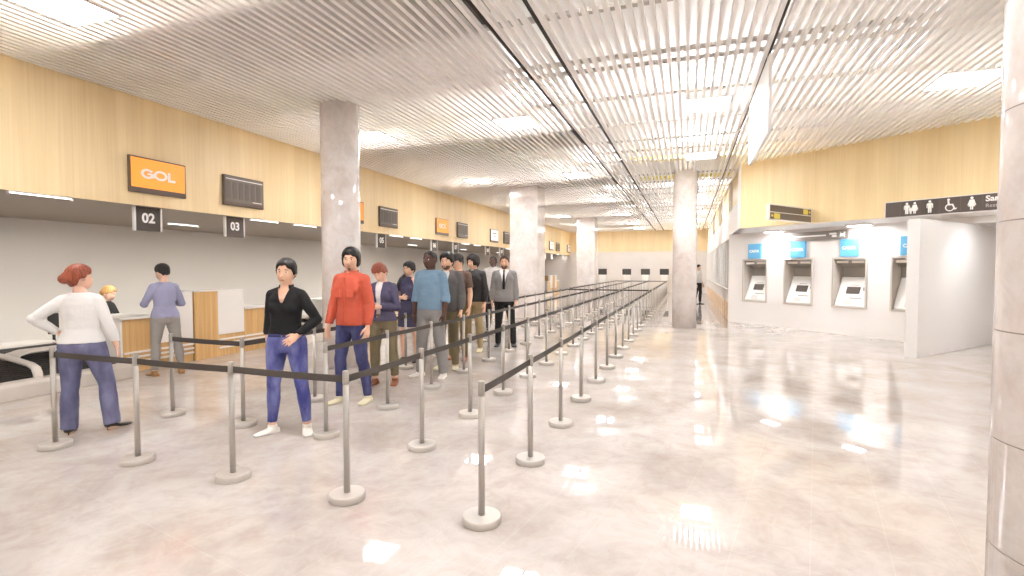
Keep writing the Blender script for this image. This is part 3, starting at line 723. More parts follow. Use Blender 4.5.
TORSO = {
 'm': [(.80, .125, .085, .005), (.85, .160, .105, .008), (.92, .170, .112, .008), (1.0, .160, .105, .002), (1.08, .148, .098, -.004), (1.18, .155, .104, -.004), (1.28, .168, .112, 0), (1.36, .168, .106, .004), (1.41, .140, .090, .012), (1.445, .092, .072, .016), (1.475, .062, .060, .016)],
 'f': [(.80, .125, .085, .008), (.85, .165, .105, .010), (.91, .176, .113, .010), (.98, .158, .100, .004), (1.07, .126, .085, -.002), (1.16, .132, .090, -.002), (1.26, .145, .100, 0), (1.33, .146, .098, .005), (1.38, .122, .082, .012), (1.42, .078, .064, .016), (1.455, .052, .050, .016)]}
class Figure:
    """pose of one person in a frame facing -Y, unit height 1.75"""
    def __init__(s, sex, arms, legs, lean=0., fat=1., head=(0, 0, 0), twist=0.):
        s.sex, s.fat, s.lean = sex, fat, lean
        sw = .163 if sex == 'm' else .140
        hw = .088 if sex == 'm' else .09
        sh = 1.385 if sex == 'm' else 1.362
        s.tw = R(twist)
        s.J = {}
        for k, sg in (('L', 1), ('R', -1)):
            p = s.bend(V(sg*sw, .012, sh))
            u, f, hand = arms[k]
            du, df = s.dir(u, sg), s.dir(f, sg)
            e = p+du*.285; w = e+df*.245
            s.J['sh'+k], s.J['el'+k], s.J['wr'+k], s.J['df'+k] = p, e, w, df
            s.J['hand'+k] = hand
            t, sh_, yaw = legs[k]
            h = V(sg*hw, .005, .90); kn = h+s.dir(t, sg)*.415; an = kn+s.dir(sh_, sg)*.41
            s.J['hip'+k], s.J['kn'+k], s.J['an'+k], s.J['yaw'+k] = h, kn, an, sg*R(yaw)
        s.drop = min(s.J['anL'].z, s.J['anR'].z)-.08
        q = s.bend(V(0, .012, 1.635))
        yw, pt, rl = head
        s.HM = Matrix.Translation(s.bend(V(0, .02, 1.505 if sex == 'm' else 1.490))) @ Matrix.Rotation(s.tw+R(yw), 4, 'Z') @ Matrix.Rotation(R(pt), 4, 'X') @ Matrix.Rotation(R(rl), 4, 'Y') @ Matrix.Translation(V(0, -.014, .098)) @ Matrix.Scale(1.06, 4)
    def dir(s, v, sg):
        d = V(v[0]*sg, -v[1], v[2]).normalized(); return d
    def bend(s, p):
        k = math.tan(R(s.lean)); q = V(p.x, p.y, p.z)
        f = sst(.9, 1.3, p.z)*s.tw; c, n = math.cos(f), math.sin(f)
        q.x, q.y = p.x*c-p.y*n, p.x*n+p.y*c
        q.y -= k*max(0, p.z-.95); return q
    def torso(s, bm, z0, z1, g, flare=None):
        T = TORSO[s.sex]; n = 28; rings = []
        zs = [z0]+[t[0] for t in T if z0+.015 < t[0] < z1-.015]+[z1]
        for z in zs:
            z_ = clamp(z, T[0][0], T[-1][0])
            for a, b in zip(T, T[1:]):
                if a[0] <= z_ <= b[0]: break
            t = (z_-a[0])/(b[0]-a[0]); rx, ry, oy = [a[i]+(b[i]-a[i])*t for i in (1, 2, 3)]
            fx = s.fat if z < 1.36 else 1+(s.fat-1)*.5
            rx, ry = rx*fx+g, ry*fx+g
            if flare: q = flare(z); rx += q; ry += q
            ring = []
            for i in range(n):
                a_ = 2*PI*i/n; ca, sa = math.cos(a_), math.sin(a_)
                k = (abs(ca)**2.3+abs(sa)**2.3)**(-1/2.3)
                ring.append(s.bend(V(rx*ca*k, ry*sa*k+oy, z)))
            rings.append(ring)
        ringtube(bm, rings)
        if s.sex == 'f' and z1 > 1.3 and z0 < 1.2:
            for sg in (-1, 1): ell(bm, s.bend(V(sg*.066, -.072*s.fat, 1.235)), (.060+g, .036+g, .058+g))
        if s.sex == 'm' and z1 > 1.35 and z0 < 1.2:
            for sg in (-1, 1): ell(bm, s.bend(V(sg*.08, -.072, 1.30)), (.075+g, .026+g, .06+g))
    def glutes(s, bm, g):
        for sg in (-1, 1): ell(bm, V(sg*.078, .055, .885), (.085*s.fat+g, .075*s.fat+g, .095+g))
    def arm(s, bm, k, g, frac=2., cuff=0.):
        """frac: 0..1 upper arm, 1..2 fore arm"""
        a, e, w = s.J['sh'+k], s.J['el'+k], s.J['wr'+k]
        m = .86 if s.sex == 'f' else 1.; m *= 1+(s.fat-1)*.8
        ctrl = [(0, .056), (.25, .054), (.55, .048), (.85, .043), (1., .042), (1.2, .045), (1.5, .040), (1.8, .030), (2.0, .026)]
        pts, rad = [], []
        for t, r in ctrl+([(frac, None)] if frac < 2 else []):
            if t > frac+1e-6: continue
            if r is None:
                r = [c for c in ctrl if c[0] <= frac][-1][1]
                if abs(t-[c for c in ctrl if c[0] <= frac][-1][0]) < .02: continue
            pts.append(a.lerp(e, t) if t <= 1 else e.lerp(w, t-1)); rad.append(r*m+g+(cuff*sst(frac-.5, frac, t)))
        tube(bm, pts, rad, 16)
        ell(bm, a+V(0, 0, -.004), .058*m+g)
        if frac >= 1: ell(bm, e, .043*m+g)
        c = s.bend(V(a.x*.38, .016, 1.425 if s.sex == 'm' else 1.405))
        tube(bm, [c, c.lerp(a, .5)+V(0, 0, -.004), a+V(0, 0, -.004)], [.046*m+g*.6, .052*m+g*.8, .056*m+g], 14)
    def leg(s, bm, k, g, frac=2., loose=0., flare=0.):
        h, kn, an = s.J['hip'+k], s.J['kn'+k], s.J['an'+k]
        f = s.fat; th = 1.03 if s.sex == 'f' else 1.
        ctrl = [(-.1, .088), (0., .094), (.25, .088), (.55, .074), (.85, .060), (1., .056), (1.15, .053), (1.35, .056), (1.6, .047), (1.85, .037), (2.0, .035)]
        pts, rad = [], []
        sh = (an-kn).normalized(); back = V(0, 1, 0)
        cs = [c for c in ctrl if c[0] <= frac+1e-6]
        if frac < 2 and frac-cs[-1][0] > .03: cs.append((frac, cs[-1][1]))
        if frac > 2: cs.append((frac, .035))
        for t, r in cs:
            p = h.lerp(kn, t) if t <= 1 else kn+(an-kn)*(t-1)
            if 1.1 < t < 1.7: p = p+back*.012
            rad.append(r*th*(1+(f-1)*(1 if t < 1 else .5))+g+loose*sst(.1, 1.2, t)+flare*sst(1.2, 2, t)); pts.append(p)
        tube(bm, pts, rad, 18, ref=(1, 0, 0))
        if frac >= 1: ell(bm, kn, .055*th+g+loose*.8)
    def footM(s, k):
        return Matrix.Translation(s.J['an'+k]) @ Matrix.Rotation(s.J['yaw'+k], 4, 'Z')
    def foot(s, bm, k, g=0., heel=0.):
        M = s.footM(k); z0 = -.08
        secs = [(.055, .026, -.045), (.03, .036, -.03), (-.02, .037, -.028), (-.07, .042, -.045), (-.12, .044, -.056), (-.16, .036, -.062), (-.185, .02, -.066)]
        rings = []
        for y, w, top in secs:
            w += g; t = top+g; lift = heel*sst(-.1, .03, y); ring = []
            zb = z0+lift; hgt = max(.012, (t+max(0, 0))-zb+lift*.5)
            for i in range(16):
                a = 2*PI*i/16; ca, sa = math.cos(a), math.sin(a)
                ring.append(M @ V(w*math.copysign(abs(ca)**.7, ca), y-(g if y < -.1 else -g), zb+hgt*.5+hgt*.5*math.copysign(abs(sa)**.75, sa)))
            rings.append(ring)
        ringtube(bm, rings)
    def hand(s, bm, k):
        w, f = s.J['wr'+k], s.J['df'+k]; sg = 1 if k == 'L' else -1
        h = s.J['hand'+k]; curl = h.get('curl', .5)
        f = (f+s.dir(h['f'], sg)*h.get('fw', 1.) if 'f' in h else f).normalized()
        n = s.dir(h.get('n', (-1, 0, 0)), sg); n = (n-f*n.dot(f)).normalized()
        t = n.cross(f)*(-1)
        th = s.dir(h.get('t', (0, 1, 0)), sg)
        if t.dot(th) < 0: t = -t
        sc = .92 if s.sex == 'f' else 1.03
        tube(bm, [w-f*.02, w+f*.02*sc, w+f*.055*sc, w+f*.088*sc, w+f*.098*sc], [(.026*sc, .022*sc), (.032*sc, .018*sc), (.041*sc, .016*sc), (.042*sc, .014*sc), (.036*sc, .010*sc)], 14, ref=t)
        for off, ln, sp in ((.031, .074, .10), (.0105, .083, .03), (-.0105, .076, -.04), (-.031, .060, -.12)):
            p = w+f*(.084 if abs(off) < .02 else .079)*sc+t*off*sc; d = (f+t*sp).normalized(); pts = [p]
            for q, l in ((.35, .45), (.8, .32), (1.2, .26)):
                a = curl*q; dd = d*math.cos(a)+n*math.sin(a); p = p+dd*ln*l*sc; pts.append(p)
            tube(bm, pts, [.0095*sc, .0088*sc, .0082*sc, .0068*sc], 10)
        p = w+f*.025*sc+t*.028*sc; d1 = (t*.75+f*.7+n*.25).normalized(); d2 = (t*.25+f*.95+n*.3).normalized()
        tube(bm, [p, p+d1*.035*sc, p+d1*.035*sc+d2*.03*sc, p+d1*.035*sc+d2*.052*sc], [.014*sc, .011*sc, .0095*sc, .007*sc], 10)
HANG = dict(f=(-.05, .12, -1), n=(-1, -.1, 0), t=(0, 1, 0), curl=.5)
def ARM(u=(.14, -.02, -1), fo=(.02, .16, -1), **h):
    d = dict(HANG); d.update(h); return (u, fo, d)
def LEG(t=(.03, 0, -1), s=(.01, -.04, -1), yaw=8): return (t, s, yaw)
SKIN = {'fair': (226, 184, 160), 'light': (222, 178, 150), 'tan': (205, 158, 128), 'dark': (84, 56, 44)}
def skin(k):
    m = mat('skin_'+k, SKIN[k], .48, var=.04, vscale=14)
    b = m.node_tree.nodes['Principled BSDF']; b.inputs['Subsurface Weight'].default_value = .08; b.inputs['Subsurface Radius'].default_value = (.012, .005, .003)
    return m
def desat(c, k=.22):
    g = .3*c[0]+.59*c[1]+.11*c[2]; return tuple(x+(g-x)*k for x in c)
def cloth(name, rgb, rough=.85, var=.07):
    rgb = desat(rgb); return mat('cloth_'+name, rgb, rough, var=var, vscale=9, bump=.25, bscale=35, spec=.25)
def hairmat(name, rgb): 
    if 'hair_'+name in MATS: return MATS['hair_'+name]
    m, nt, b = node_mat('hair_'+name)
    tc = nt.nodes.new('ShaderNodeTexCoord'); f = texnoise(nt, mapping(nt, tc.outputs['Object'], (90, 90, 12)), 1., 3)
    nt.links.new(ramp(nt, f, [(.3, tuple(clamp(x*.7, 0, 255) for x in rgb)), (.7, tuple(clamp(x*1.2, 0, 255) for x in rgb))]), b.inputs['Base Color'])
    b.inputs['Roughness'].default_value = .45; b.inputs['Specular IOR Level'].default_value = .35; return m
def denim(name, base, fade):
    if name in MATS: return MATS[name]
    base, fade = desat(base), desat(fade)
    m, nt, b = node_mat(name)
    tc = nt.nodes.new('ShaderNodeTexCoord'); f = texnoise(nt, mapping(nt, tc.outputs['Object'], (9, 9, 4)), 1., 5)
    nt.links.new(ramp(nt, f, [(.38, base), (.72, fade)]), b.inputs['Base Color']); b.inputs['Roughness'].default_value = .85
    b.inputs['Specular IOR Level'].default_value = .2; return m
def wrinkle(amp, sc=9., seed=0.):
    def post(me):
        me.update(); ns = [v.normal.copy() for v in me.vertices]
        for v, n in zip(me.vertices, ns):
            p = v.co
            q = noise.noise(V(p.x*sc, p.y*sc, p.z*sc*1.7+seed))+.5*noise.noise(V(p.x*sc*2.2+5, p.y*sc*2.2, p.z*sc*4+seed))
            v.co = p+n*q*amp
    return post
def cut(pred):
    def post(me):
        bm = bmesh.new(); bm.from_mesh(me)
        dead = [f for f in bm.faces if pred(f.calc_center_median())]
        bmesh.ops.delete(bm, geom=dead, context='FACES')
        bmesh.ops.delete(bm, geom=[v for v in bm.verts if not v.link_faces], context='VERTS')
        for it in range(14):
            new = {}
            for v in bm.verts:
                nb = [e.other_vert(v).co for e in v.link_edges if e.is_boundary]
                if len(nb) == 2: new[v] = v.co*.4+(nb[0]+nb[1])*.3
            for v, c in new.items(): v.co = c
        bm.to_mesh(me); bm.free()
    return post
def chain(*fs):
    def post(me):
        for f in fs:
            if f: f(me)
    return post

def hair_cap(F, parent, m, thick=.014, front=.062, temple=.03, side=-.005, nape=-.075, vol=0., extra=None, name='hair', rough=.004, seed=0.):
    """hair shell over the skull: grows above the hairline, dives under the skin below it"""
    def f(az, el):
        p = headpt(az, el); a = abs((az+PI) % (2*PI)-PI)
        d = math.degrees(a)
        line = front+(temple-front)*sst(15, 55, d) if d < 55 else temple+(side-temple)*sst(55, 85, d) if d < 95 else side+(nape-side)*sst(95, 150, d)
        line += .006*math.sin(az*9+seed)
        k = sst(-.012, .012, p.z-line)
        g = thick+vol*sst(0, .1, p.z)+rough*noise.noise(V(math.sin(az)*5+seed, math.cos(az)*5, el*3))
        return -.02*(1-k)+g*k
    bm = BM(); headgrid(bm, F.HM, f, 64, 44)
    if extra: extra(bm, F.HM)
    inv = F.HM.inverted()
    def strands(me):
        me.update(); ns = [v.normal.copy() for v in me.vertices]
        for v, n in zip(me.vertices, ns):
            q = inv @ v.co; a = math.atan2(q.x, -q.y)
            v.co = v.co+n*.0035*noise.noise(V(math.sin(a)*14+seed, math.cos(a)*14, q.z*9))*sst(.118, .09, abs(q.z))
    return remesh(name, bm, .0055, 3, m, parent, strands)

def person(name_label, pos, phi, H, sex, skin_k, F, clothes, hair, voxel=.0065, sink=0., cat='person', shoes=None, face=True, brow=(40, 30, 26), beard=None, group=None):
    to = V(-pos[0], -pos[1], 0).normalized(); f = -to; right = V(f.y, -f.x, 0)
    d = to*math.cos(R(phi))+right*math.sin(R(phi))
    root = empty('person', (pos[0], pos[1], pos[2] if len(pos) > 2 else 0), math.atan2(d.x, -d.y), name_label, cat, group)
    n0 = set(bpy.data.objects)
    sk = skin(skin_k)
    bm = BM(); F.torso(bm, .80, TORSO[sex][-1][0], 0.); F.glutes(bm, 0.)
    for k in 'LR':
        F.arm(bm, k, 0.); F.leg(bm, k, 0.); F.hand(bm, k); F.foot(bm, k, -.006)
    nb = F.bend(V(0, .018, 1.44)); hc = F.HM @ V(0, .022, -.055)
    nr = .058 if sex == 'm' else .049
    tube(bm, [nb, nb.lerp(hc, .55), hc, F.HM @ V(0, .015, -.02)], [nr*1.25, nr, nr, nr*.9], 18)
    headgrid(bm, F.HM, None, 72, 50)
    for sg in (-1, 1):
        tube(bm, [F.HM @ V(sg*.070, .004, -.012), F.HM @ V(sg*.082, .014, -.008)], [(.012, .026), (.015, .032)], 12, ref=(0, 1, 0))
    remesh('body', bm, voxel, 2, sk, root)
    if face:
        W = mat('eye_white', (238, 234, 228), .25); P = mat('eye_iris', (48, 34, 26), .2); LP = mat('lip_'+skin_k, tuple(int(c*q) for c, q in zip(SKIN[skin_k], (.86, .66, .66))), .45)
        for sg in (-1, 1):
            e = build('eye', ell(BM(), (sg*.031, -.0755, .004), (.0130, .0105, .0066), F.HM), W, root, True)
            build('iris', ell(BM(), (sg*.031, -.0845, .004), (.0058, .0035, .0056), F.HM, 10, 6), P, e, True)
            bm = BM(); tube(bm, [F.HM @ V(sg*x, y, z) for x, y, z in ((.014, -.0915, .022), (.028, -.0925, .0275), (.046, -.080, .022))], [(.003, .004), (.003, .0045), (.002, .002)], 8)
            build('eyebrow', bm, mat('brow_%d' % brow[0], brow, .8), root, True)
        bm = BM(); tube(bm, [F.HM @ V(x, y, z) for x, y, z in ((-.022, -.081, -.071), (-.012, -.089, -.0705), (0, -.0915, -.071), (.012, -.089, -.0705), (.022, -.081, -.071))], [(.002, .002), (.0045, .0065), (.0045, .0075), (.0045, .0065), (.002, .002)], 8)
        build('lips', bm, LP, root, True)
    if beard:
        rgb, kind = beard
        def bf(az, el):
            p = headpt(az, el); a = math.degrees(abs((az+PI) % (2*PI)-PI))
            if kind == 'full': k = sst(-.045, -.06, p.z)*sst(100, 80, a) if a > 28 else sst(-.05, -.058, p.z)
            else: k = sst(24, 18, a)*sst(-.05, -.056, p.z)
            if abs(p.x) < .022 and -.079 < p.z < -.063: k *= .0
            return -.012+.016*k
        bm = BM(); headgrid(bm, F.HM, bf, 64, 44); remesh('beard', bm, .005, 1, hairmat('beard_%d' % rgb[0], rgb), root)
    if hair: hair(F, root)
    clothes(F, root)
    if shoes:
        m, heel = shoes
        for k in 'LR':
            bm = BM(); F.foot(bm, k, .007, heel)
            M = F.footM(k)
            if heel: tube(bm, [M @ V(0, .035, -.045), M @ V(0, .042, -.085)], [.016, .01], 10)
            else: tube(bm, [M @ V(0, .0, .0), M @ V(0, .0, -.05)], [.046, .045], 14); box(bm, -.04, .04, -.165, .06, -.087, -.07, M)
            o = remesh('shoe', bm, .006, 2, m, root)
    s = H/1.75
    for o in set(bpy.data.objects)-n0:
        if o.type == 'MESH':
            o.data.transform(Matrix.Scale(s, 4) @ Matrix.Translation((0, 0, -F.drop-sink)))
    return root

# garments -----------------------------------------------------------
def top(F, root, name, m, hem, g=.012, sleeve=1.94, hemflare=0., neck=None, wr=.0035, post=None, cuff=0., voxel=.0085, seed=0., it=4):
    T = TORSO[F.sex][-1][0]
    bm = BM(); F.torso(bm, hem, neck if neck else T-.012, g, (lambda z: hemflare*sst(hem+.25, hem, z)) if hemflare else None)
    if hem < .93: F.glutes(bm, g)
    if sleeve:
        for k in 'LR': F.arm(bm, k, g, sleeve, cuff)
    def level(me):
        for v in me.vertices:
            if v.co.z < hem: v.co.z = hem+(v.co.z-hem)*.06
    return remesh(name, bm, voxel, it, m, root, chain(wrinkle(wr, 9, seed), level, post))
def bottoms(F, root, m, waist=1.0, g=.010, loose=0., flare=0., frac=1.97, name='trousers', wr=.003, voxel=.0085, seed=0., post=None):
    bm = BM(); F.torso(bm, .80, waist, g); F.glutes(bm, g)
    for k in 'LR': F.leg(bm, k, g, frac, loose, flare)
    return remesh(name, bm, voxel, 4, m, root, chain(wrinkle(wr, 10, seed), post))
def collar(F, root, m, r=.064, h=.03, z=None, open_=.35, name='collar'):
    z = z or TORSO[F.sex][-1][0]-.03
    bm = BM(); n = 30; prev = None
    for i in range(n+1):
        a = -PI/2+open_+(2*PI-2*open_)*i/n
        ring = []
        for rr, zz in ((r+.006, z-.008), (r+.001, z+h), (r+.008, z+h+.004), (r+.016, z-.004)):
            tilt = -.012*math.sin(a)
            ring.append(bm.verts.new(F.bend(V(rr*math.cos(a), rr*.96*math.sin(a)+.015, zz+.5*-.02*(1-math.sin(a))*.5+tilt*0))))
        if prev:
            for j in range(4): bm.faces.new((prev[j], prev[(j+1) % 4], ring[(j+1) % 4], ring[j]))
        else: bm.faces.new(ring)
        prev = ring
    bm.faces.new(prev[::-1])
    return build(name, bm, m, root, True)
def waistbelt(F, root, m, z, g=.016, h=.03):
    bm = BM(); F.torso(bm, z-h/2, z+h/2, g); return build('belt', bm, m, root, True)
def buttons(F, root, m, zs, yo, r=.0055):
    bm = BM()
    for z in zs: ell(bm, F.bend(V(0, yo, z)), (r, r*.6, r), None, 8, 6)
    o = build('button_row', bm, m, root, True); return o
def surf_y(o, x, z):
    """frontmost y of a built garment near (x, z), in its own unscaled frame"""
    best = 0.
    for v in o.data.vertices:
        if abs(v.co.x-x) < .012 and abs(v.co.z-z) < .012: best = min(best, v.co.y)
    return best

# 1 red haired woman, back to the viewer, hand on hip
def P_redhair():
    F = Figure('f', {'R': ARM((.34, .05, -1), (.20, .22, -1)), 'L': ARM((.80, -.18, -.62), (-.62, .42, -.62), f=(-.5, .6, -.6), n=(-.5, -.3, .2), t=(.2, .2, 1), curl=.4)},
               {'L': LEG((.04, .02, -1), (.03, -.06, -1), 10), 'R': LEG((.26, .06, -1), (.12, -.12, -1), 40)}, fat=1.03, head=(-46, -8, 0))
    def clo(F, r):
        top(F, r, 'sweater', cloth('white_knit', (226, 223, 218), .9, .02), .93, .014, 1.95, .012, None, .0025)
        bottoms(F, r, denim('denim_bootcut', (88, 88, 124), (124, 124, 158)), 1.0, .012, .006, .020, 2.06)
        waistbelt(F, r, cloth('jeans_band', (70, 70, 104)), .985, .016, .03)
    def hair(F, r):
        def ex(bm, M):
            ell(bm, M @ V(.012, .112, .008), (.056, .05, .05)); ell(bm, M @ V(0, .085, .03), (.06, .045, .05))
            for i in range(9):
                a = -1.2+i*.3
                tube(bm, [M @ V(.07*math.sin(a), -.045+.01*abs(a), .07+.03*math.cos(a)), M @ V(.075*math.sin(a), .03, .085*math.cos(a)+.03), M @ V(.03*math.sin(a), .1, .02)], [.012, .017, .014], 8)
        hair_cap(F, r, hairmat('auburn', (130, 64, 42)), .016, .058, .03, .0, -.07, .008, ex)
    return person('red haired person in a white sweater and flared jeans, hand on hip, back turned', (-5.24, 3.14), 162, 1.56, 'f', 'fair', F, clo, hair, .006, shoes=(mat('shoe_black', (28, 25, 24), .35), .03), brow=(110, 60, 40))
P_redhair()
# 2 lavender sweater person at the desk
def P_lavender():
    F = Figure('f', {'R': ARM((.42, .06, -1), (-.12, 1, -.02), n=(0, 0, -1), t=(-1, 0, 0), f=(0, 1, -.1)), 'L': ARM((.48, .02, -1), (-.25, 1, .0), n=(0, 0, -1), t=(-1, 0, 0), f=(0, 1, -.1))},
               {'L': LEG((.10, .05, -1), (.06, -.05, -1), 14), 'R': LEG((.14, -.06, -1), (.1, -.08, -1), 14)}, lean=5, head=(14, 6, 0))
    def clo(F, r):
        top(F, r, 'sweater', cloth('lavender_knit', (148, 148, 180), .9, .03), .90, .016, 1.9, .008, None, .004, seed=3)
        bottoms(F, r, cloth('grey_twill', (150, 144, 136), .85, .03), 1.0, .008)
    def hair(F, r): hair_cap(F, r, hairmat('black', (30, 25, 23)), .012, .055, .025, .005, -.045, .014)
    return person('short haired person in a lavender sweater and grey trousers, leaning at the check-in desk', (-7.02, 5.27), -163, 1.60, 'f', 'fair', F, clo, hair, .0075, shoes=(mat('shoe_brown', (150, 108, 66), .5), 0.))
P_lavender()
# 3 clerk
def P_clerk():
    F = Figure('f', {'R': ARM((.3, .35, -1), (-.5, 1, .15), n=(0, 0, -1), t=(-1, 0, 0)), 'L': ARM((.3, .35, -1), (-.4, 1, .2), n=(0, 0, -1), t=(-1, 0, 0))},
               {'L': LEG((.12, 1, -.04), (.02, -.1, -1), 8), 'R': LEG((.12, 1, -.04), (.02, -.1, -1), 8)}, lean=5, head=(0, 18, 0))
    def clo(F, r):
        top(F, r, 'jacket', cloth('black_uniform', (40, 38, 38), .7), .93, .016, 1.93)
        collar(F, r, cloth('black_uniform', (40, 38, 38)), .062, .028)
        bottoms(F, r, cloth('black_uniform', (40, 38, 38)), 1.0, .01)
    def hair(F, r): hair_cap(F, r, hairmat('blond', (186, 142, 88)), .013, .055, .025, -.01, -.07, .004, lambda bm, M: ell(bm, M @ V(0, .1, -.02), (.034, .034, .04)))
    return person('blond clerk in a black jacket seated behind the first check-in desk', (-8.98, 5.72, .0), 62, 1.64, 'f', 'fair', F, clo, hair, .0075, shoes=(mat('shoe_black', (28, 25, 24), .35), 0.), brow=(150, 110, 70))
P_clerk()
r = empty('office_stool', (-8.98, 5.72, 0), 0, 'black round stool under the seated clerk behind the desk', 'stool')
build('base', lathe(BM(), [(.2, .0), (.2, .02), (.03, .05), (.03, .36)], 24), M_BLACK, r, True)
build('seat', lathe(BM(), [(0, .33), (.16, .33), (.17, .345), (.165, .36), (0, .362)], 28), M_BLACK, r, True)
# 4 black shirt woman
def P_blackshirt():
    F = Figure('f', {'R': ARM((.13, .0, -1), (.0, .10, -1)), 'L': ARM((.52, -.10, -.85), (-.60, .60, -.62), f=(-.85, .25, -.45), fw=.9, n=(-.1, -1, -.1), t=(.2, .2, 1), curl=.35)},
               {'L': LEG((.13, .04, -1), (.10, -.06, -1), 22), 'R': LEG((.10, .03, -1), (.06, -.04, -1), 34)}, head=(4, 2, 4), twist=-4)
    def clo(F, r):
        def vneck(c):
            return c.y < -.0 and c.z > 1.285 and abs(c.x) < .010+(c.z-1.285)*.33
        m = cloth('black_blouse', (26, 24, 25), .8, .03)
        top(F, r, 'blouse', m, .985, .013, 1.97, .004, None, .0035, cut(vneck), seed=1)
        collar(F, r, m, .058, .035, 1.43, .75)
        bottoms(F, r, denim('denim_faded', (58, 62, 136), (120, 126, 190)), .995, .007, .0, .0, 1.93, wr=.002)
        waistbelt(F, r, cloth('blue_band', (58, 62, 118)), .975, .0125, .03)
        buttons(F, r, mat('brass_button', (176, 150, 96), .3, .8), [.972], -.118)
    def hair(F, r): hair_cap(F, r, hairmat('dark_brown', (34, 26, 24)), .014, .060, .022, -.03, -.07, .004, lambda bm, M: ell(bm, M @ V(0, .105, .02), (.04, .035, .042)))
    return person('dark haired person in a black V-neck blouse and blue jeans, hand on hip', (-3.46, 3.74), -22, 1.625, 'f', 'light', F, clo, hair, .0055, shoes=(mat('shoe_white', (232, 226, 216), .5), 0.))
P_blackshirt()
# 5 red shirt man
def P_red():
    F = Figure('m', {'L': ARM((.20, -.10, -1), (.05, .22, -1), curl=.8), 'R': ARM((.22, .10, -1), (.06, .30, -1), curl=.6)},
               {'L': LEG((.08, -.06, -1), (.06, -.16, -1), 12), 'R': LEG((.06, .16, -1), (.04, -.02, -1), 14)}, head=(20, 0, 0), twist=4, fat=.94)
    def clo(F, r):
        m = cloth('red_shirt', (206, 74, 46), .6, .06)
        o = top(F, r, 'shirt', m, .88, .018, 1.93, .012, None, .005, lambda me: None, seed=5)
        collar(F, r, m, .072, .036, 1.455, .35)
        zs = [.885+.03*i for i in range(19)]; ys = [surf_y(o, 0, z) for z in zs]
        ys = [min(ys[max(0, i-1):i+2]) for i in range(len(ys))]; ys = [sum(ys[max(0, i-2):i+3])/len(ys[max(0, i-2):i+3]) for i in range(len(ys))]
        bm = BM(); tube(bm, [V(0, y+.001, z) for y, z in zip(ys, zs)], [(.017, .005)]*len(zs), 12, ref=(1, 0, 0))
        build('button_placket', bm, m, r, True)
        buttons(F, r, mat('red_button', (120, 40, 30), .4), [.93, 1.02, 1.11, 1.2, 1.29], min(ys)-.003, .006)
        for sg in (-1, 1):
            y = min(surf_y(o, sg*.09, 1.26), surf_y(o, sg*.09, 1.23)); M = Matrix.Translation(V(sg*.085, y+.004, 1.24)) @ Matrix.Rotation(R(sg*16), 4, 'Z')
            build('chest_pocket', box(BM(), -.042, .042, -.007, .02, -.05, .04, M @ Matrix.Rotation(R(-5), 4, 'X')), m, r, bevel=.003)
        bottoms(F, r, denim('denim_dark', (56, 58, 106), (80, 84, 134)), 1.0, .010, .002, 0., 2.03, wr=.004)
    def hair(F, r):
        def ex(bm, M):
            for i in range(15):
                a = 1.3+i*(2*PI-2.6)/14
                x, y = .074*math.sin(a), -.092*math.cos(a)
                tube(bm, [M @ V(x*.9, y*.9, .07), M @ V(x*1.07, y*1.06, .01), M @ V(x*1.05, y*1.02, -.04), M @ V(x*.9, y*.9, -.068)], [.018, .019, .017, .009], 8)
            for i in range(7):
                a = -.75+i*.25
                tube(bm, [M @ V(.03*math.sin(a), -.02, .118), M @ V(.062*math.sin(a), -.088*math.cos(a)-.004, .078), M @ V(.07*math.sin(a)+.006, -.094*math.cos(a)-.003, .052)], [.016, .013, .006], 8)
        hair_cap(F, r, hairmat('black', (30, 25, 23)), .020, .058, .025, -.03, -.095, .008, ex)
    return person('person in an untucked red shirt and dark jeans with chin-length black hair, second in line', (-3.56, 4.83), -42, 1.75, 'm', 'light', F, clo, hair, .006, shoes=(mat('shoe_beige', (206, 198, 168), .6), 0.), beard=((122, 92, 76), 'goatee'))
P_red()
# 6 purple cardigan
def P_purple():
    F = Figure('f', {'R': ARM((.16, .30, -1), (-.35, .75, .62), n=(-1, 0, .2), t=(-.4, -.6, 1), f=(-.1, .3, .8)), 'L': ARM((.24, .02, -1), (-.85, .75, .06), n=(-.3, -1, 0), t=(0, 0, 1), f=(-1, .3, 0))},
               {'L': LEG((.10, -.02, -1), (.06, -.08, -1), 12), 'R': LEG((.05, .08, -1), (.03, -.06, -1), 12)}, head=(-8, 24, -8))
    def clo(F, r):
        m = cloth('purple_knit', (82, 76, 106), .85, .05)
        top(F, r, 'undershirt', cloth('white_cotton', (228, 222, 216), .8, .02), .93, .008, .4, 0, None, .002)
        top(F, r, 'cardigan', m, .90, .020, 1.92, .008, None, .004, cut(lambda c: c.y < -.02 and c.z > .93 and abs(c.x+.02) < .030+.02*sst(1.2, 1.4, c.z)), seed=2)
        bottoms(F, r, cloth('olive_cotton', (122, 106, 74), .85, .05), 1.0, .010, .006, 0., 1.9)
    def hair(F, r): hair_cap(F, r, hairmat('ginger', (130, 66, 46)), .016, .03, .02, -.02, -.07, .008)
    return person('red haired person in an open purple cardigan and olive trousers, looking down', (-3.75, 5.75), -22, 1.62, 'f', 'fair', F, clo, hair, .007, shoes=(mat('shoe_tan', (140, 84, 54), .45), 0.), brow=(120, 70, 45))
P_purple()
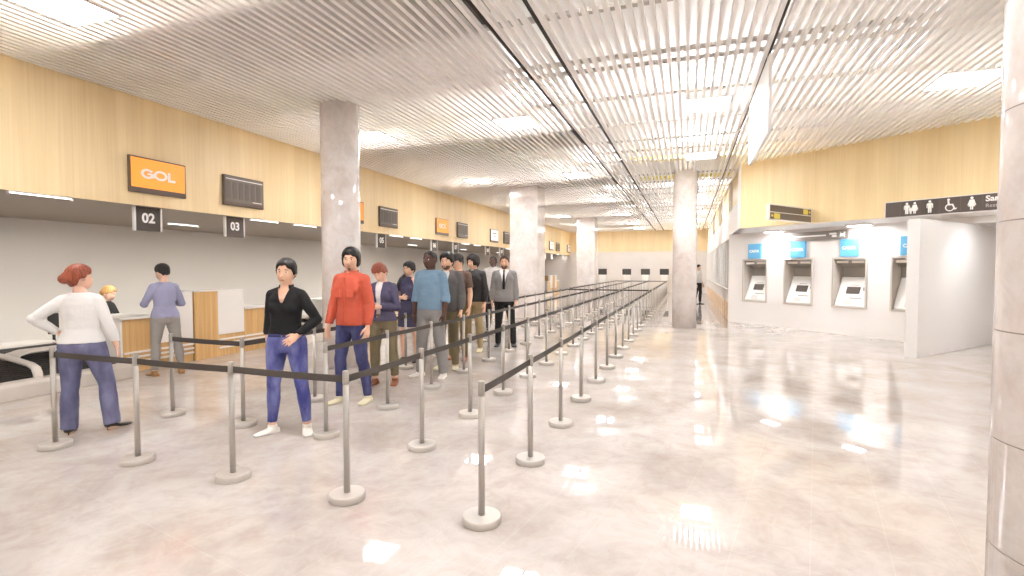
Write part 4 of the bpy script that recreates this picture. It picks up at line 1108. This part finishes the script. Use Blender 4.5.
# 7 ponytail woman in a dark dress
def P_pony():
    F = Figure('f', {'L': ARM((.30, .30, -1), (-.10, .55, 1), n=(-1, -.2, 0), t=(0, -1, .3), f=(-.1, .0, 1), curl=.7), 'R': ARM((.20, .10, -1), (-.75, .85, .1), n=(-.3, -1, 0), t=(0, 0, 1), f=(-1, .3, 0))},
               {'L': LEG((.03, -.02, -1), (.02, -.08, -1), 8), 'R': LEG((.04, .06, -1), (.02, -.05, -1), 10)}, head=(-16, 4, 8))
    def clo(F, r):
        m = cloth('navy_dress', (72, 68, 98), .8, .05)
        bm = BM(); F.torso(bm, .80, 1.455, .012); F.glutes(bm, .012)
        for k in 'LR': F.arm(bm, k, .012, .55, .008)
        rings = []
        for z, rx, ry in ((1.0, .165, .112), (.9, .192, .132), (.78, .200, .140), (.66, .204, .144), (.60, .206, .146)):
            rings.append([V(rx*math.cos(2*PI*i/32)*(1+.015*math.sin(i*1.9)), ry*math.sin(2*PI*i/32)+.006, z) for i in range(32)])
        ringtube(bm, rings); remesh('dress', bm, .0085, 3, m, r, wrinkle(.003, 9, 4))
        waistbelt(F, r, cloth('navy_sash', (46, 42, 68)), 1.06, .019, .035)
    def hair(F, r):
        def ex(bm, M):
            ell(bm, M @ V(0, .1, .01), (.035, .035, .035))
            tube(bm, [M @ V(0, .1, .0), M @ V(-.07, .09, -.05), M @ V(-.108, .03, -.12), M @ V(-.112, -.06, -.18), M @ V(-.108, -.120, -.26), M @ V(-.104, -.132, -.35), M @ V(-.1, -.125, -.44)], [.03, .034, .034, .034, .03, .026, .01], 12)
        hair_cap(F, r, hairmat('black', (30, 25, 23)), .014, .045, .02, -.03, -.07, .004, ex)
    return person('person in a dark navy dress with a long black ponytail, hand raised to cheek', (-4.27, 7.31), -26, 1.66, 'f', 'light', F, clo, hair, .007, shoes=(mat('shoe_black', (28, 25, 24), .35), .03))
P_pony()
# 8 blue sweater man
def P_blue():
    F = Figure('m', {'L': ARM((.24, -.02, -1), (.04, .28, -1), curl=.7), 'R': ARM((.22, .02, -1), (.02, .22, -1), curl=.7)},
               {'L': LEG((.13, .0, -1), (.10, -.06, -1), 16), 'R': LEG((.11, .04, -1), (.09, -.05, -1), 24)}, fat=1.04, head=(-10, 0, 0))
    def clo(F, r):
        top(F, r, 'sweater', cloth('sky_knit', (112, 146, 172), .9, .05), .93, .018, 1.35, .004, None, .004, seed=7)
        bottoms(F, r, cloth('grey_denim', (142, 138, 134), .85, .05), 1.0, .012, .012, .006, 2.05)
    def hair(F, r): hair_cap(F, r, hairmat('black', (30, 25, 23)), .004, .07, .045, .01, -.05, 0., rough=.001)
    return person('dark skinned person in a light blue sweater, sleeves pushed up, grey trousers', (-3.38, 6.36), -30, 1.78, 'm', 'dark', F, clo, hair, .0065, shoes=(mat('shoe_white', (232, 226, 216), .5), 0.), brow=(24, 18, 16), beard=((30, 24, 22), 'goatee'))
P_blue()
# 9 grey jacket man
def P_jacket():
    F = Figure('m', {'L': ARM((.20, .04, -1), (.02, .30, -1), curl=.6), 'R': ARM((.20, .0, -1), (.02, .2, -1))},
               {'L': LEG((.05, .10, -1), (.04, -.06, -1), 12), 'R': LEG((.05, -.04, -1), (.03, -.1, -1), 12)}, head=(-10, 0, 0))
    def clo(F, r):
        m = cloth('taupe_jacket', (96, 90, 86), .75, .05)
        top(F, r, 'shirt', cloth('white_cotton', (228, 222, 216), .8, .02), .95, .008, .5, 0, None, .002)
        top(F, r, 'jacket', m, .86, .022, 1.93, .008, None, .004, cut(lambda c: c.y < -.02 and c.z > 1.0 and abs(c.x) < .012+.14*max(0, c.z-1.12)), seed=8)
        collar(F, r, m, .078, .034, 1.45, .6)
        bottoms(F, r, cloth('olive_cotton', (122, 96, 54), .85, .05), 1.0, .012, .006, 0., 2.03)
    def hair(F, r): hair_cap(F, r, hairmat('black', (30, 25, 23)), .022, .055, .02, -.02, -.085, .01)
    return person('bearded person in a dark grey open jacket and olive trousers, behind the blue sweater', (-3.42, 6.97), -14, 1.76, 'm', 'light', F, clo, hair, .0075, shoes=(mat('shoe_beige', (206, 198, 168), .6), 0.), beard=((92, 68, 54), 'full'))
P_jacket()
# 10 cap man
def P_cap():
    F = Figure('m', {'L': ARM((.18, .0, -1), (.02, .22, -1)), 'R': ARM((.18, .02, -1), (.02, .2, -1))},
               {'L': LEG((.05, .02, -1), (.03, -.06, -1), 12), 'R': LEG((.05, .0, -1), (.03, -.06, -1), 12)}, head=(-20, 2, 0))
    def clo(F, r):
        top(F, r, 't_shirt', cloth('brown_tee', (112, 84, 70), .85, .05), .90, .016, .72, .006, None, .004, seed=9, cuff=.006)
        bottoms(F, r, cloth('olive_chino', (134, 108, 62), .85, .05), 1.0, .012, .008, 0., 2.03)
        bm = BM()
        def f(az, el):
            p = headpt(az, el); k = sst(.028, .045, p.z+.012*math.cos(az)); return -.02*(1-k)+(.02+.006*sst(.05, .1, p.z))*k
        headgrid(bm, F.HM, f, 64, 44)
        o = remesh('cap', bm, .006, 2, cloth('dark_cap', (50, 46, 44), .8), r)
        bm = BM()
        tube(bm, [F.HM @ V(0, -.06, .05), F.HM @ V(0, -.11, .043), F.HM @ V(0, -.15, .032), F.HM @ V(0, -.168, .026)], [(.076, .006), (.074, .005), (.058, .004), (.025, .003)], 18, ref=(1, 0, 0))
        build('brim', bm, MATS['cloth_dark_cap'], o, True)
    def hair(F, r): hair_cap(F, r, hairmat('black', (30, 25, 23)), .01, .06, .03, -.01, -.075, 0.)
    return person('person in a dark cap, brown T-shirt and olive trousers', (-3.60, 7.74), -24, 1.76, 'm', 'light', F, clo, hair, .0075, shoes=(mat('shoe_tan', (140, 84, 54), .45), 0.))
P_cap()
# 11 black jacket man
def P_blackjacket():
    F = Figure('m', {'L': ARM((.24, .0, -1), (.04, .24, -1)), 'R': ARM((.22, .02, -1), (.02, .2, -1))},
               {'L': LEG((.06, .06, -1), (.04, -.06, -1), 12), 'R': LEG((.07, -.03, -1), (.04, -.08, -1), 14)}, head=(-20, 0, 0))
    def clo(F, r):
        m = cloth('black_leather', (46, 42, 40), .45, .05)
        o = top(F, r, 'jacket', m, .90, .020, 1.93, .004, None, .004, seed=10); collar(F, r, m, .074, .038, 1.455, .35)
        bm = BM()
        for i in range(14):
            z = .92+.035*i; y = surf_y(o, 0, z); box(bm, -.006, .006, y-.004, y+.01, z-.018, z+.018)
        build('zip', bm, M_STEEL, r)
        bottoms(F, r, cloth('khaki_chino', (168, 142, 96), .85, .05), 1.0, .010, .004, 0., 2.03)
    def hair(F, r):
        def ex(bm, M):
            for i in range(13):
                a = 1.0+i*(2*PI-2.)/12; x, y = .074*math.sin(a), -.092*math.cos(a)
                tube(bm, [M @ V(x*.9, y*.9, .07), M @ V(x*1.12, y*1.1, .01), M @ V(x*1.05, y*1.02, -.05)], [.02, .026, .014], 8)
        hair_cap(F, r, hairmat('black', (30, 25, 23)), .024, .045, .02, -.025, -.09, .012, ex)
    return person('person in a zipped black jacket and khaki trousers with full black hair', (-3.70, 8.62), -24, 1.77, 'm', 'light', F, clo, hair, .0075, shoes=(mat('shoe_beige', (206, 198, 168), .6), 0.))
P_blackjacket()
# 12 man in pale shirt half hidden behind the suit
def P_paleshirt():
    F = Figure('m', {'L': ARM((.20, .0, -1), (.04, .2, -1)), 'R': ARM((.24, .02, -1), (.04, .24, -1))}, {'L': LEG((.05, 0, -1)), 'R': LEG((.05, .02, -1))}, head=(-4, 0, 0))
    def clo(F, r):
        m = cloth('pale_shirt', (206, 198, 192), .8, .03)
        top(F, r, 'shirt', m, .93, .014, 1.93, 0, None, .003, seed=11); collar(F, r, m, .07, .034, 1.455, .35)
        bottoms(F, r, cloth('black_wool', (40, 38, 38), .8), 1.0, .010, .004, 0., 1.97)
    def hair(F, r): hair_cap(F, r, hairmat('black', (30, 25, 23)), .004, .07, .045, .01, -.05, 0., rough=.001)
    return person('dark skinned person in a pale shirt, half hidden behind the grey suit', (-4.38, 11.4), -8, 1.84, 'm', 'dark', F, clo, hair, .008, shoes=(mat('shoe_black', (28, 25, 24), .35), 0.), brow=(24, 18, 16))
P_paleshirt()
# 13 suit
def P_suit():
    F = Figure('m', {'L': ARM((.18, .0, -1), (.04, .2, -1), curl=.7), 'R': ARM((.22, .0, -1), (.05, .2, -1), curl=.7)},
               {'L': LEG((.12, .02, -1), (.09, -.05, -1), 14), 'R': LEG((.06, .02, -1), (.03, -.05, -1), 10)}, head=(0, -4, 0))
    def clo(F, r):
        m = cloth('grey_suit', (132, 126, 122), .75, .03)
        w = cloth('white_cotton', (228, 222, 216), .8, .02)
        top(F, r, 'shirt', w, .95, .008, .5, 0, None, .001); collar(F, r, w, .067, .032, 1.45, .25, 'shirt_collar')
        o = top(F, r, 'jacket', m, .86, .022, 1.92, .012, 1.455, .003, cut(lambda c: c.y < -.02 and c.z > 1.10 and abs(c.x) < .26*(c.z-1.10)), seed=12)
        collar(F, r, m, .080, .02, 1.43, .7)
        y0 = -.118
        bm = BM(); tube(bm, [F.bend(V(0, -.078, 1.46)), F.bend(V(0, -.10, 1.42)), F.bend(V(0, -.125, 1.34)), F.bend(V(0, -.135, 1.22)), F.bend(V(0, -.132, 1.10))], [(.018, .009), (.014, .007), (.02, .006), (.027, .006), (.024, .004)], 10, ref=(1, 0, 0))
        build('tie', bm, cloth('black_tie', (34, 34, 42), .5), r, True)
        for sg in (-1, 1):
            ys = [(z, min(surf_y(o, sg*(.26*(z-1.10)+.022), z), -.06)) for z in (1.12, 1.2, 1.28, 1.36, 1.42)]
            bm = BM(); tube(bm, [V(sg*(.26*(z-1.10)+.016), y-.004, z) for z, y in ys], [(.006, .005), (.02, .006), (.028, .006), (.03, .006), (.02, .006)], 10, ref=(1, 0, 0)); build('lapel', bm, m, r, True)
        buttons(F, r, mat('dark_button', (50, 46, 44), .4), [1.06], surf_y(o, 0, 1.06)-.002, .008)
        bottoms(F, r, cloth('black_wool', (40, 38, 38), .8), 1.0, .010, .008, .004, 2.06)
    def hair(F, r): hair_cap(F, r, hairmat('brown', (62, 42, 30)), .011, .066, .04, .0, -.06, .006)
    return person('person in a grey suit jacket, white shirt, dark tie and black trousers, hands at sides', (-3.37, 9.38), -6, 1.77, 'm', 'tan', F, clo, hair, .0065, shoes=(mat('shoe_black', (28, 25, 24), .35), 0.), beard=((98, 72, 56), 'full'))
P_suit()
# 14 far walker
def P_far():
    F = Figure('m', {'L': ARM((.2, .1, -1), (.04, .3, -1)), 'R': ARM((.2, -.1, -1), (.04, .2, -1))}, {'L': LEG((.03, .12, -1)), 'R': LEG((.03, -.1, -1), (.01, -.1, -1))})
    def clo(F, r):
        top(F, r, 'shirt', cloth('white_cotton', (228, 222, 216), .8, .02), .93, .014, 1.93, 0, None, .003); bottoms(F, r, cloth('black_wool', (40, 38, 38), .8), 1.0, .010, .006, 0., 1.97)
    def hair(F, r): hair_cap(F, r, hairmat('black', (30, 25, 23)), .012)
    return person('far person in white shirt and black trousers, beside the round column in the corridor', (.45, 23.5), 60, 1.72, 'm', 'light', F, clo, hair, .01, shoes=(mat('shoe_black', (28, 25, 24), .35), 0.), face=False)
P_far()
EXPOSURE = 1.57

# ------------------------------------------------------------------ camera, world, colour
cam = bpy.data.cameras.new('camera'); co = bpy.data.objects.new('camera', cam); COL.objects.link(co)
cam.sensor_width = 36; cam.lens = 18; cam.clip_end = 200; cam.clip_start = .05
co.location = (0, 0, 1.5); co.rotation_euler = (R(90-2.092), 0, R(18.917)); SC.camera = co
w = bpy.data.worlds.new('world'); SC.world = w; w.use_nodes = True
w.node_tree.nodes['Background'].inputs['Color'].default_value = (1, .98, .95, 1); w.node_tree.nodes['Background'].inputs['Strength'].default_value = .5
SC.view_settings.view_transform = 'Standard'; SC.view_settings.look = 'None'; SC.view_settings.gamma = 1; SC.view_settings.use_curve_mapping = False
SC.view_settings.exposure = EXPOSURE
SC.cycles.max_bounces = 10; SC.cycles.diffuse_bounces = 7; SC.cycles.glossy_bounces = 4; SC.cycles.sample_clamp_indirect = 6; SC.cycles.use_denoising = True
SC.cycles.caustics_reflective = False; SC.cycles.caustics_refractive = False
